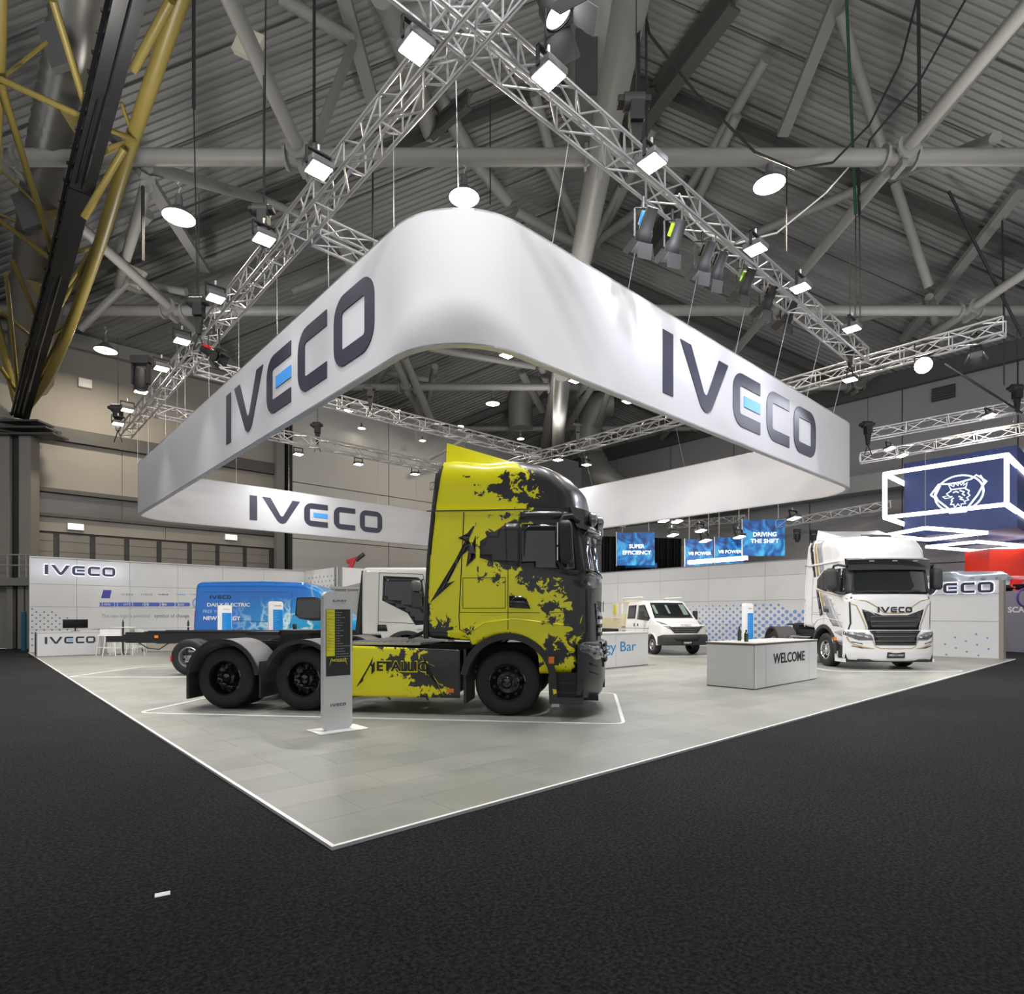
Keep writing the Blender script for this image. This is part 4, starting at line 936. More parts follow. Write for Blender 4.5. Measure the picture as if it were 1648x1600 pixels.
# low sideboard and white screen pair behind
p3 = P(260, 1040, 25.5); e = empty('sideboard', 'low white cabinet with a dark top box beyond the high table', 'cabinet', (p3.x, p3.y, 0))
MB().box((-.9, -.2, .12), (.9, .25, .72)).build('body', mat('cream_cabinet', (.55,.53,.44), .5), e); MB().box((-.1, -.22, .35), (.75, -.2, .75)).build('door', dplast, e)
for s in (-.8, .8): MB().box((s-.03, -.15, 0), (s+.03, .2, .12)).build('leg', wdull, e)
# red machine seen above the back wall
pr_ = P(570, 906, 33); e = empty('work_machine', 'small red machine with a dark arm showing above the white stand wall', 'machine', (pr_.x, pr_.y, 3.2))
MB().box((-.8, -.4, 0), (.65, .4, .9)).build('cabinet', mat('faded_red', (.45,.03,.03), .5), e, bev=.05); k = MB(); k.beam((-.3, 0, .8), (-.05, 0, 1.35), .2, .2); k.beam((-.4, 0, 1.3), (.2, 0, 1.5), .22, .2); k.build('arm', mat('faded_red', (.45,.03,.03), .5), e)
MB().cyl((.1, 0, 1.4), (.55, 0, 1.75), .12, 10).build('head', dplast, e)
MB().box((-1.2, -.5, -3.2), (1.2, .5, 0)).build('plinth', wdull, e)

# ================================================================= info totems
def totem(px, py, label, kind, h=1.82, w_=.42):
    """px,py: bottom left corner of the face on the ground"""
    p = Pz(px, py, .0); e = empty('info_totem', label, 'totem', at=Matrix.Translation(p) @ Matrix.Rotation(R(42.17), 4, 'Z')); e['group'] = 'upright information totems'
    MB().box((-.12, -.17, 0), (w_+.16, .26, .012)).build('base_plate', wdull, e, bev=.003)
    MB().prism(rpoly(0, .012, w_, h, .075, 6), 0, .09).build('body', wdull, e, fix=True, smooth=40)
    fn = lambda cx, cz: (lambda x, y, d: Vector((cx+x, -.001-d, cz+y)))
    if kind:
        a, c = h*.935-.11, .72
        MB().box((.03, -.004, c), (w_-.03, 0, a)).build('poster', mat('poster_black', (.03,.03,.032), .4), e)
        MB().box((.035, -.006, .98), (.15, -.004, a-.005)).build('poster_strip', yellow, e)
        text('S-WAY', fn(w_/2+.02, h-.115), .028, black, e, width=.19)
        logo(fn(w_/2+.0, .34), .035, navy_l, navy_l, .003, e)
        text('METALLICA', lambda x, y, d: Vector((w_/2+x, -.005-d, .925+y)), .03, yellow, e, width=.17, bold=.02)
        ln = MB()
        for i in range(20):
            z = a-.045-i*.034; L_ = .05+.12*random.random() if i < 13 else .1+.13*random.random(); ln.box((.165, -.0055, z), (.165+L_, -.004, z+.006))
        ln.build('text_lines', mat('text_grey', (.45,.45,.45), .5), e, kind='stuff')
        lz = MB()
        for i in range(12): lz.box((.04, -.0075, a-.045-i*.04), (.05+.08*random.random(), -.006, a-.041-i*.04))
        for i in range(13): lz.box((.035, -.0065, a-.06-i*.04), (w_-.035, -.006, a-.058-i*.04))
        lz.build('text_lines', mat('text_dark', (.05,.05,.03), .5), e, kind='stuff')
        g = MB()
        for s in (-1, 1): g.prism([(w_/2+s*.10, .95), (w_/2+s*.085, .95), (w_/2+s*.125, .85)], -.007, -.005)
        g.build('bolt_mark', yellow, e, fix=True)
    else:
        MB().box((.12 if w_ > .3 else .1, -.004, .45), (w_-.01, 0, h-.25)).build('poster', cyan_p, e)
        text('DAILY' if px < 400 else ('EUROCARGO' if px < 600 else 'S-WAY'), fn(w_/2+.05, h-.13), .03, grey_t, e, width=.2)
        ln = MB()
        for i in range(14): ln.box((.02, -.004, h-.32-i*.06), (.1, 0, h-.315-i*.06)); ln.box((.15, -.006, h-.32-i*.06), (.2+.1*random.random(), -.004, h-.312-i*.06))
        ln.build('text_lines', mat('text_pale', (.3,.5,.75), .5), e, kind='stuff')
    return e
totem(521, 1179, 'tall white totem with yellow and black poster in front of the black and yellow truck', 1, w_=.40)
totem(351, 1067, 'white totem with blue poster near the rear of the blue van', 0, h=1.86)
totem(433, 1073, 'white totem with blue poster in front of the middle of the blue van', 0, h=1.95)
totem(1199.5, 1088, 'white totem with blue poster behind the reception desk', 0, h=1.83)

# ================================================================= neighbouring stands
# screens hung over the right wall
m, n, l, b = nodes_of('aurora_screen'); tc = n.new('ShaderNodeTexCoord'); nz = n.new('ShaderNodeTexNoise'); nz.inputs['Scale'].default_value = .9; nz.inputs['Detail'].default_value = 3; nz.inputs['Distortion'].default_value = 1.6
l.new(tc.outputs['Object'], nz.inputs[0]); rp = n.new('ShaderNodeValToRGB'); el = rp.color_ramp.elements; el[0].position = .38; el[0].color = (.01,.03,.10,1); el[1].position = .7; el[1].color = (.06,.42,.62,1); x = el.new(.52); x.color = (.01,.12,.38,1)
l.new(nz.outputs[0], rp.inputs[0]); l.new(rp.outputs[0], b.inputs['Emission Color']); b.inputs['Emission Strength'].default_value = 1.1; b.inputs['Base Color'].default_value = (.01,.01,.02,1)
aur = m
txt_on = mat('screen_text_lit', (.85,.92,1), .5, emit=1.0, var=0)
def screen(x0, y0, x1, y1, Y, words, label, cell=None, dy=0):
    a, c = P(x0, y1, Y), P(x1, y0, Y); cx, cz = (a.x+c.x)/2, (a.z+c.z)/2; w_, h_ = (c.x-a.x)/2, (c.z-a.z)/2
    e = empty('hanging_screen', label, 'screen', (cx, Y, cz), R(-4)); e['group'] = 'blue screens hanging over the neighbouring stand'
    MB().box((-w_, -.02, -h_), (w_, .06, h_)).build('display', aur, e); MB().box((-w_-.05, -.01, -h_-.05), (-w_, .08, h_+.05)).build('frame', wdull, e)
    fr = MB(); fr.box((-w_, .06, -h_), (w_, .14, h_)); fr.build('casing', black, e)
    for i, s in enumerate(words): text(s[0], lambda x, y, d, i=i: Vector((x+w_*.05, -.024-d, y+s[1]+cell*0 if cell else y+s[1])), s[2], txt_on, e, bold=.02)
    for s in (-1, 1): MB().cyl((s*w_*.7, .05, h_), (s*w_*.7, .05, h_+2.5), .015, 5).build('hanger', steel, e)
screen(993, 857, 1053, 910, 40, (('SUPER', .18, .26), ('EFFICIENCY', -.24, .26)), 'leftmost blue screen reading SUPER EFFICIENCY')
screen(1103, 868, 1147, 911, 39.6, (('V8 POWER', -.05, .22),), 'left one of the two blue screens reading V8 POWER')
screen(1151, 865, 1196, 910, 39.6, (('V8 POWER', -.02, .22),), 'right one of the two blue screens reading V8 POWER')
screen(1196, 836, 1262, 895, 38, (('DRIVING', .22, .27), ('THE SHIFT', -.2, .27)), 'large blue screen reading DRIVING THE SHIFT')
o = MB().box((-1.1, -.05, -.16), (1.1, .05, .16)).build('screen_edge', cyan_p); o.location = P(1032, 910, 42); tag(o, 'blue lower rim of a further screen below the leftmost screen', 'screen')
o = MB().beam(P(1108, 905.5, 38.9), P(1203, 898, 37.2), .5, .22).build('neon_bar', neon); tag(o, 'bright white light bar below the twin screens', 'light')
# black curtain
cu2 = MB(); vs = []; k_ = 120
for i in range(k_+1):
    x = 968+(1096-968)*i/k_; p = P(x, 925, 45); dy = .12*math.sin(i*1.3)+.05*math.sin(i*3.1); vs += [(p.x, p.y+dy, 0), (p.x, p.y+dy, P(x, 863-(i/k_)*-4, 45).z)]
cu2.add(vs, [(2*i, 2*i+2, 2*i+3, 2*i+1) for i in range(k_)]); tag(cu2.build('black_curtain', mat('black_drape', (.012,.012,.014), .8), smooth=60), 'tall black pleated curtain behind the hanging screens', 'curtain')
wb2 = MB(); wb2.box((P(1097,925,43).x, 43, 0), (P(1106, 925, 43).x, 43.2, 6.6)); tag(wb2.build('divider_panel', hallw), 'beige divider panel right of the black curtain', 'panel')
# ---- the blue cube with its frame of lit tubes
navy = mat('cube_navy_fabric', (.008, .020, .085), .6, emit=.25); 
US = 32.0; a = on_u(1455, US, 746); z1 = a.z; c = on_u(1637, US, 849); z0 = c.z
cb = empty('hanging_cube', 'dark blue hanging cube with white griffin emblem', 'hanging sign', at=BM)
MB().box((US, c.y, z0), (US+8, a.y, z1)).build('fabric_box', navy, cb)
ecx, ecz = 1543, 796; ce2 = on_u(ecx, US, ecz); sp = abs(on_u(ecx-40, US).y-on_u(ecx+40, US).y)/80
fz = (lambda x, y: Vector((US-.03, ce2.y-x*sp, ce2.z-y*sp*.93)))
def stroke(pts, w_, nm, m_, closed=False):
    pts = pts+([pts[0]] if closed else []); mb = MB(); mb.tube([fz(x, y) for x, y in pts], w_, 5); return mb.build(nm, m_, cb)
em = mat('emblem_white_lit', (.75,.85,.95), .5, emit=.75, var=0)
stroke([(39*math.cos(2*PI*i/40), 38*math.sin(2*PI*i/40)-2) for i in range(40)], .04, 'emblem_ring', em, True)
for pts in ([(-46,-6),(-33,-27),(-18,-25),(0,-25),(20,-29),(28,-36),(44,-20),(38,-12)], [(-46,-6),(-40,0),(-30,12),(-17,27),(-14,38),(12,38),(17,26),(30,6),(38,-12)], [(-34,8),(-38,-4),(-30,-24)], [(34,-34),(40,-20),(37,-10)], [(-14,31),(10,31)]):
    stroke(pts, .04, 'emblem_shield', em)
for pts in ([(-12,-12),(-17,-24),(-8,-18),(-6,-25),(-1,-19),(1,-26),(4,-19),(9,-26),(8,-18),(14,-23),(11,-12)], [(-12,-12),(11,-12)], [(-12,-10),(-20,-4),(-16,0),(-26,1),(-22,5),(-12,5),(-16,2),(-10,3)], [(11,-10),(17,-5),(15,0),(18,5),(13,9),(16,14),(9,16),(11,21),(4,21),(4,28),(-1,20),(-6,27),(-8,20),(-13,20),(-11,14)], [(-8,6),(-12,10),(-10,14)],[(0,4),(6,8),(2,10),(8,13)],[(-9,-5),(-4,-7),(0,-4)],[(2,-8),(9,-4),(6,0),(10,4)]):
    stroke(pts, .03, 'emblem_griffin', em)
cf = empty('tube_cube', 'cube frame of bright white light tubes around the blue cube', 'light frame', at=BM)
UF = 29.3; q0 = on_u(1424, UF, 764); q1 = on_u(1620, UF, 731); q2 = on_u(1424, UF, 834.5); zt, zb_ = (q0.z+q1.z)/2, (q2.z+on_u(1620, UF, 810).z)/2
V_a, V_b = q0.y, q1.y; UFB = 38.0
for a, c in (((UF,V_a,zt),(UF,V_b,zt)),((UF,V_a,zb_),(UF,V_b,zb_)),((UF,V_a,zb_),(UF,V_a,zt)),((UF,V_b,zb_),(UF,V_b,zt)),((UF,V_b,zt),(UFB,V_b,zt)),((UF,V_b,zb_),(UFB,V_b,zb_)),((UF,V_a,zt),(US+3,V_a,zt)),((UF,V_a,zb_),(US+3,V_a,zb_))):
    MB().beam(a, c, .15, .15).build('light_tube', neon, cf)
for k, (pts, z, lb) in enumerate((([(1424,862),(1489,850),(1587,857.5),(1494,869)], 5.0, 'left square of white light tubes below the blue cube'), ([(1492,880),(1574,872),(1655,879),(1575,887)], 5.0, 'right square of white light tubes below the blue cube'))):
    q = [Pz(x, y, z) for x, y in pts]; e = empty('tube_square', lb, 'light frame')
    for a, c in zip(q, q[1:]+q[:1]): MB().beam(a, c, .17, .12).build('light_tube', neon, e)
    for a in (q[1],): MB().cyl(a, a+Vector((0, 0, 3.0)), .012, 4).build('wire', steel, e)
# low walls, trailers of that stand
sw = mat('lilac_grey_wall', (.23,.22,.27), .5)
a, c = P(1614, 952, 25.6), P(1700, 952, 23.4); e = empty('stand_wall', 'lilac grey low wall with white lettering at the right edge', 'wall')
MB().add([(a.x, a.y, 0), (c.x, c.y, 0), (c.x, c.y+.2, 0), (a.x, a.y+.2, 0), (a.x, a.y, a.z), (c.x, c.y, a.z), (c.x, c.y+.2, a.z), (a.x, a.y+.2, a.z)], [(3,2,1,0),(4,5,6,7),(0,1,5,4),(1,2,6,5),(2,3,7,6),(3,0,4,7)]).build('panel', sw, e)
d_ = (c-a).normalized(); p = P(1646, 981, 24.72)
text('SCANIA', lambda x, y, d: p+Vector((d_.x*x-.03*d_.y*0, d_.y*x-.04-d, y)), .24, wdull, e, width=1.38, bold=.03)
rg = MB(); rc2 = P(1648, 962, 24.6)
rg.tube([rc2+Vector((.3*math.cos(t*PI/8), -.03, .36*math.sin(t*PI/8))) for t in range(17)], .04, 5); rg.build('emblem_ring', mat('violet_mark', (.09,.03,.22), .5), e)
o = MB().box((0, 0, 0), (1.6, .8, .8)).build('kiosk', mat('kiosk_grey', (.16,.16,.155), .6), bev=.02); o.location = Pz(1632, 1032, 0); tag(o, 'grey kiosk box before the lilac wall at the right edge', 'kiosk')
struct(MB().add([(*Pz(1617, 1048, -.01).xy, -.012), (*Pz(1700, 1048, -.01).xy, -.012), (*Pz(1800, 1030, -.01).xy, -.012), (*Pz(1600, 1030, -.01).xy, -.012)], [(0,1,2,3)]).build('floor', line_w))
tr = empty('box_trailer', 'bright red box trailer beyond the silver cabs', 'trailer', P(1607, 906, 30.4).xy.to_3d(), 0)
MB().box((-1.1, -.8, 1.0), (1.05, .8, 4.85)).build('box', mat('bright_red', (.80,.035,.01), .4), tr); MB().box((-1.0, -.75, .5), (1.0, .75, 1.0)).build('chassis', black, tr)
for sx in (-1.1, .9):
    for sy in (-.1,): MB().cyl((sx-.2, sy, .5), (sx+.2, sy, .5), .5, 16).build('wheel', rubber, tr)
# ================================================================= vehicles
def splat_mat(name, ca, cb, k=1.25, scale=5.6):
    m, n, l, b = nodes_of(name); at = n.new('ShaderNodeAttribute'); at.attribute_name = 'paint'; tc = n.new('ShaderNodeTexCoord')
    n1 = n.new('ShaderNodeTexNoise'); n1.inputs['Scale'].default_value = scale; n1.inputs['Detail'].default_value = 7; n1.inputs['Roughness'].default_value = .66; n1.inputs['Distortion'].default_value = .6
    l.new(tc.outputs['Object'], n1.inputs[0])
    a1 = n.new('ShaderNodeMath'); a1.operation = 'MULTIPLY_ADD'; a1.inputs[1].default_value = k; a1.inputs[2].default_value = -k*.5; l.new(n1.outputs[0], a1.inputs[0])
    a2 = n.new('ShaderNodeMath'); a2.operation = 'ADD'; l.new(a1.outputs[0], a2.inputs[0]); l.new(at.outputs['Fac'], a2.inputs[1])
    g = n.new('ShaderNodeMapRange'); g.inputs[1].default_value = -.004; g.inputs[2].default_value = .004; l.new(a2.outputs[0], g.inputs[0])
    mx = n.new('ShaderNodeMix'); mx.data_type = 'RGBA'; mx.inputs[6].default_value = (*ca, 1); mx.inputs[7].default_value = (*cb, 1)
    l.new(g.outputs[0], mx.inputs[0]); l.new(mx.outputs[2], b.inputs['Base Color']); b.inputs['Roughness'].default_value = .36; b.inputs['Coat Weight'].default_value = .25; b.inputs['Coat Roughness'].default_value = .15
    return m
truck_splat = splat_mat('black_yellow_splatter', (.028, .028, .03), (.95, .89, .003))
satin = mat('satin_black_paint', (.03, .03, .032), .36, coat=.25)
lens_m = mat('clear_lamp_cover', (.12, .12, .13), .06, coat=1)
lens_w = mat('lamp_reflector', (.30, .31, .32), .2, metal=.5)

def wheel_meshes(R_, wd, rim_m, dual=False):
    """returns list of (name, mb, material, [sub-parts]) around the origin, axle along y, outer face towards -y"""
    r = R_; t = MB(); ri = R_*.56
    t.lathe([(ri, -wd/2+.015), (ri+.015, -wd/2), (r*.80, -wd/2-.012), (r*.93, -wd/2+.012), (r*.985, -wd/2+.035), (r, -wd/2+.07), (r, wd/2-.07), (r*.985, wd/2-.035), (r*.9, wd/2), (ri, wd/2-.01)], (0,0,0), 'y', 48)
    for q in range(4):                                   # tread grooves as thin rings
        y = -wd/2+.09+q*(wd-.18)/3; t.lathe([(r+.004, y-.016), (r+.006, y+.016)], (0,0,0), 'y', 48)
    d = MB(); d.lathe([(ri+.006, -wd/2+.01), (ri-.015, -wd/2+.0), (ri-.03, -wd/2+.03), (ri-.045, -wd/2+.10 if not dual else -wd/2+.16), (r*.34, -wd/2+(.06 if not dual else .2)), (r*.30, -wd/2+(.05 if not dual else .2))], (0,0,0), 'y', 40)
    d.lathe([(r*.31, -wd/2+(.05 if not dual else .2)), (.001, -wd/2+(.06 if not dual else .2))], (0,0,0), 'y', 40)
    o = -wd/2+(.05 if not dual else .12)
    h = MB(); h.lathe([(r*.22, o+.06), (r*.22, o-.03), (r*.15, o-.05), (r*.13, o-.075), (.001, o-.08)], (0,0,0), 'y', 24)
    nu = MB()
    for i in range(10):
        a = 2*PI*i/10; nu.cyl((r*.27*math.cos(a), o+.06, r*.27*math.sin(a)), (r*.27*math.cos(a), o-.035, r*.27*math.sin(a)), .016, 6)
    ho = MB()
    for i in range(10):
        a = 2*PI*(i+.5)/10; ho.cyl((r*.43*math.cos(a), -wd/2+.085+(.08 if dual else 0), r*.43*math.sin(a)), (r*.43*math.cos(a), -wd/2+.055+(.08 if dual else 0), r*.43*math.sin(a)), .026, 10)
    return [('tyre', t, rubber), ('rim', d, rim_m), ('hub', h, rim_m), ('wheel_nuts', nu, steel if rim_m is not gblack else gblack), ('rim_holes', ho, black)]
WM = {}
def put_wheel(par, x, y, R_, wd, rim_m, side, key, dual=False):
    """side -1: outer face to -y"""
    if key not in WM:
        WM[key] = []
        for nm, mb, m in wheel_meshes(R_, wd, rim_m, dual): me = mb.mesh(nm, 40); me.materials.append(m); WM[key].append((nm, me))
    e = bpy.data.objects.new('wheel', WM[key][0][1]); col.objects.link(e); e.parent = par; e.location = (x, y, R_); e.rotation_euler = (0, 0, 0 if side < 0 else PI)
    for nm, me in WM[key][1:]:
        o = bpy.data.objects.new(nm, me); col.objects.link(o); o.parent = e
        if nm in ('wheel_nuts', 'rim_holes'): o['kind'] = 'stuff'
    return e
def arch_lip(cx, cz, r0, r1, a0, a1, y0, y1, n_=20):
    p = [(cx+r1*math.cos(R(a0+(a1-a0)*i/n_)), cz+r1*math.sin(R(a0+(a1-a0)*i/n_))) for i in range(n_+1)]+[(cx+r0*math.cos(R(a1+(a0-a1)*i/n_)), cz+r0*math.sin(R(a1+(a0-a1)*i/n_))) for i in range(n_+1)]
    m = MB(); n2 = len(p); vs = [(a, y0, c) for a, c in p]+[(a, y1, c) for a, c in p]; h = n_+1
    fs = []
    for i in range(n_):
        j = n2-1-i; fs += [(i, i+1, j-1, j), (n2+i, n2+j, n2+j-1, n2+i+1), (i, n2+i, n2+i+1, i+1), (j, j-1, n2+j-1, n2+j)]
    fs += [(0, n2-1, 2*n2-1, n2), (n_, n2+n_, n2+n_+1, n_+1)]
    return m.add(vs, fs)
def fender(par, cx, cz, r, a0, a1, y0, y1, m, nm='fender'):
    o = arch_lip(cx, cz, r, r+.035, a0, a1, y0, y1).build(nm, m, par, smooth=40, fix=True); return o

YEL = [(-1.3, 3.95), (-.97, 4.2), (.05, 4.1), (.30, 3.66), (.16, 3.60), (.20, 3.5), (.46, 3.38), (.44, 3.28), (.27, 3.29), (.18, 3.23), (.38, 3.15), (.44, 2.92), (.04, 2.89), (-.41, 2.63), (-.41, 2.38), (.04, 2.25), (.21, 2.15), (.21, 1.98), (.44, 1.9), (.71, 1.9), (.93, 1.7), (.77, 1.54), (.85, 1.4), (.96, 1.29), (.85, 1.07), (.66, 1.14), (.55, 1.06), (.66, .82), (.78, .78), (.90, .98), (1.04, .86), (1.09, .5), (.58, .55), (.46, 1.02), (.04, 1.1), (-.3, 1.1), (-.5, 1.06), (-.53, 1.2), (-.81, 1.25), (-.96, 1.42), (-1.10, 1.51), (-1.4, 1.78)]
HARD = [(-1.4, 1.9), (-1.4, 4.3), (-.9, 4.3), (-.45, 3.8), (-.45, 3.3), (-.3, 2.9), (-.55, 2.55), (-.55, 2.2), (-.15, 2.05), (-.1, 1.6), (.2, 1.5), (.2, 1.25), (-.35, 1.3), (-.7, 1.5), (-1.0, 1.7)]
def cab(root, paint, is_splat):
    top = [(-1.3, 3.9), (-.9, 3.9), (-.2, 3.84), (.3, 3.86), (.75, 3.84), (1.05, 3.80), (1.25, 3.74), (1.45, 3.66)]
    xr = [(1.1, -1.34), (2.5, -1.27), (3.9, -1.12)]; xf = [(.6, 1.30), (1.1, 1.40), (2.05, 1.42), (2.2, 1.38), (2.7, 1.30), (3.1, 1.24), (3.4, 1.16), (3.65, .98), (4, .7)]
    def zb(x):
        if x < -.53: return 1.12+(x+.53)*-.06
        if x < .63: return .52+math.sqrt(max(0, .67**2-(x-.02)**2)) if abs(x-.02) < .67 else .6
        return .63
    def deform(x, y, z):
        t = interp(top, x)
        if z > 2.9: z = 2.9+(z-2.9)*(t-2.9)/(3.7-2.9)
        b_ = zb(x)
        if z < 1.5: z = b_+(z-.62)*(1.5-b_)/(1.5-.62)
        k = (x+1.3)/2.7
        a, c = interp(xr, z), interp(xf, z)
        X = a+(c-a)*k
        if k > .5: X -= (k-.5)*2*(.30*(abs(y)/1.25)**2.4)*(1 if z > 2 else .8)   # bowed front
        w_ = 1 if z < 2.1 else 1-.045*(z-2.1)/1.6
        w_ *= 1-.05*max(0, (k-.72)/.28)
        crown = .05*(1-(y/1.25)**2) if z > 3.2 else 0
        if 3.06 < z < 3.13: w_ *= 1.012
        return (X, y*w_, z+crown)
    mb = shell(-1.3, 1.4, 1.27, .62, 3.7, (.20, .18, .26), deform, .05)
    # paint-free inside of the arch is closed by the liner
    body = mb.build('cab_body', paint, root, smooth=35); tr_ = bvh(mb)
    if is_splat:
        def f(p):
            d = sdist(YEL, p.x, p.z); h = sdist(HARD, p.x, p.z)
            v = max(-.5, min(.5, d*.95))
            if h > 0: v = max(v, -.03+min(.3, h*1.3))
            for ex, ez, ra, rb_ in ((-.08, 3.42, .26, .09), (.16, 3.52, .16, .07), (.02, 3.62, .18, .05), (-.42, 3.52, .10, .04), (.12, 3.33, .2, .05), (.28, 3.02, .14, .07), (.0, 3.0, .16, .04), (-.22, 2.08, .16, .08), (.12, 1.86, .06, .05), (.62, 1.62, .12, .05), (.66, 1.45, .1, .05), (-.62, 3.62, .06, .03)):
                v = min(v, (math.hypot((p.x-ex)/ra, (p.z-ez)/rb_)-1)*.16)
            return -1 if p.x < interp([(1.7, -1.25), (2.28, -1.21), (3.24, -1.12), (3.9, -1.02)], p.z) else v
        paint_attr(body, f)
    pm = satin if is_splat else white
    S = ('r', 'l')
    # windows
    for s in S:
        w1 = patch(tr_, [(.22, 2.25), (1.02, 2.12), (1.05, 2.4), (.97, 2.88), (.22, 2.88)], s, .008, 'side_window', glass, root, th=.012)
        patch(tr_, [(-.41, 2.38), (.05, 2.26), (.20, 2.24), (.20, 2.89), (-.01, 2.89), (-.41, 2.63)], s, .006, 'quarter_panel', dplast if not is_splat else satin, root, th=.01)
        seam(tr_, [(-.02, 2.86), (.0, 2.3)], s, .012, .011, 'seam', black, root)
        seam(tr_, [(-1.24, 3.11), (-.4, 3.10), (.98, 3.10)], s, .02, .004, 'seam', black, root)
        seam(tr_, [(-.66, 3.08), (-.70, 2.1), (-.73, 1.5), (-.72, 1.3), (-.60, 1.24)], s, .014, .003, 'seam', black, root)
        seam(tr_, [(1.18, 2.15), (1.19, 1.3), (1.12, 1.0), (1.08, .66)], s, .03, .003, 'door_gap', black, root)
        seam(tr_, [(.02, 2.22), (.02, 1.3)], s, .010, .003, 'seam', black, root)
        for q in (((-.67, 2.08), (-.02, 2.08)), ((-.02, 2.08), (-.02, 1.62)), ((-.02, 1.62), (-.67, 1.62)), ((-.67, 1.62), (-.67, 2.08)), ((-.72, 1.56), (1.15, 1.55))): seam(tr_, list(q), s, .009, .003, 'seam', black, root)
        sp_ = seam(tr_, [(-.6, 1.22), (-.35, 1.40), (.1, 1.46), (.6, 1.40), (1.15, 1.33)], s, .022, .012, 'panel_crease', paint if not is_splat else truck_splat, root, th=.02)
        if is_splat: paint_attr(sp_, f)
        hp = patch(tr_, [(.04, 1.63), (.36, 1.61), (.30, 1.76), (.22, 1.80), (.04, 1.81)], s, .012, 'handle_recess', gblack if is_splat else gplast, root, th=.02)
        h2 = patch(tr_, [(.08, 1.69), (.30, 1.67), (.30, 1.71), (.08, 1.73)], s, .03, 'door_handle', dplast, hp, th=.02)
        patch(tr_, [(-1.30, 1.16), (-1.22, 1.16), (-1.23, 1.8), (-1.20, 2.4), (-1.11, 3.2), (-1.02, 3.82), (-1.10, 3.82), (-1.16, 3.3), (-1.24, 2.4)], s, .03, 'side_fairing_edge', dplast if is_splat else white, root, th=.03)
        # roof side rail above the door
        patch(tr_, [(.2, 2.95), (.98, 2.95), (.98, 3.06), (.2, 3.06)], s, .012, 'door_frame', satin if is_splat else white, root, th=.02) if is_splat else None
    # wheel arch lips and liners
    for sy in (-1, 1):
        arch_lip(.02, .52, .63, .73, -8, 172, sy*1.285, sy*1.14).build('arch_lip', dplast, root, smooth=40, fix=True)
        arch_lip(.02, .52, .66, .69, 5, 175, sy*1.2, sy*.55).build('wheel_housing', black, root, smooth=40, fix=True)
        MB().box((.60, sy*1.22 if sy < 0 else 1.16, .80), (.68, -1.16 if sy < 0 else 1.29, .9)).build('marker_lamp', orange, root).location = (0.03, -.07 if sy < 0 else .0, 0)
        # step box
        st_ = MB(); y0, y1 = sorted((sy*1.22, sy*.8)); st_.box((.66, y0, .21), (1.14, y1, .66)); q = st_.build('step_box', black, root, bev=.01)
        for z in (.36, .5): MB().box((.72, sorted((sy*1.24, sy*1.0))[0], z), (1.1, sorted((sy*1.24, sy*1.0))[1], z+.02)).build('step_tread', dplast, q)
        MB().prism([(.62, .62), (.74, .62), (.76, .30), (1.14, .30), (1.14, .20), (.64, .20)], sy*1.26, sy*1.2).build('step_surround', satin if is_splat else white, q, fix=True)
        if is_splat: MB().prism([(.66, .62), (.72, .62), (.75, .36), (.70, .34)], sy*1.264, sy*1.255).build('step_stripe', yellow, q, fix=True)
        # mirror
        mi = MB()
        sh = shell(.80, 1.0, .14, 2.26, 2.88, (.06, .08, .12), lambda x, y, z: (x-(z-2.5)*.04, y, z), .05)
        sh.v = [v+Vector((.0, sy*1.49, 0)) for v in sh.v]; mo_ = sh.build('mirror_housing', dplast, root, smooth=60)
        MB().box((.775, sy*1.49-.10, 2.52), (.79, sy*1.49+.10, 2.84)).build('mirror_glass', mat('mirror_glass', (.45,.47,.5), .03, metal=1), mo_); MB().box((.775, sy*1.49-.10, 2.30), (.79, sy*1.49+.10, 2.49)).build('mirror_glass', mat('mirror_glass', (.45,.47,.5), .03, metal=1), mo_)
        MB().tube([(1.06, sy*1.15, 2.92), (.97, sy*1.33, 2.97), (.86, sy*1.40, 2.95), (.80, sy*1.40, 2.85), (.79, sy*1.40, 2.3), (.83, sy*1.38, 2.2), (.95, sy*1.30, 2.15), (1.05, sy*1.18, 2.15)], .035, 8).build('mirror_arm', dplast, mo_, smooth=60)
    # front: windscreen, visor, grille, lamps, bumper
    patch(tr_, [(-1.02, 2.12), (1.02, 2.12), (1.08, 2.2), (1.0, 2.80), (.9, 2.9), (-.9, 2.9), (-1.0, 2.80), (-1.08, 2.2)], 'f', .008, 'windscreen', glass, root, th=.012)
    for s in (-1, 1): patch(tr_, [(s*1.06, 2.16), (s*1.18, 2.12), (s*1.12, 2.92), (s*.97, 2.94)], 'f', .012, 'pillar_trim', dplast, root, th=.012)
    for s in (-1, 1): seam(tr_, [(s*.1, 2.14), (s*.75, 2.2)], 'f', .02, .03, 'wiper', black, root, th=.01)
    vs_ = MB(); k = 14; vv = []
    for i in range(k+1):
        y = -1.14+2.28*i/k; b0_ = 1.30-.26*(abs(y)/1.14)**2.2
        vv += [(b0_-.10, y, 3.16), (b0_+.08, y, 3.10), (b0_+.11, y, 2.94), (b0_+.10, y, 2.80), (b0_-.0, y, 2.84), (b0_-.06, y, 2.98)]
    vs_.add(vv, [(6*i+j, 6*i+(j+1)%6, 6*i+6+(j+1)%6, 6*i+6+j) for i in range(k) for j in range(6)]+[(5,4,3,2,1,0), tuple(6*k+j for j in range(6))])
    vi = vs_.build('sun_visor', gblack, root, smooth=40, fix=True)
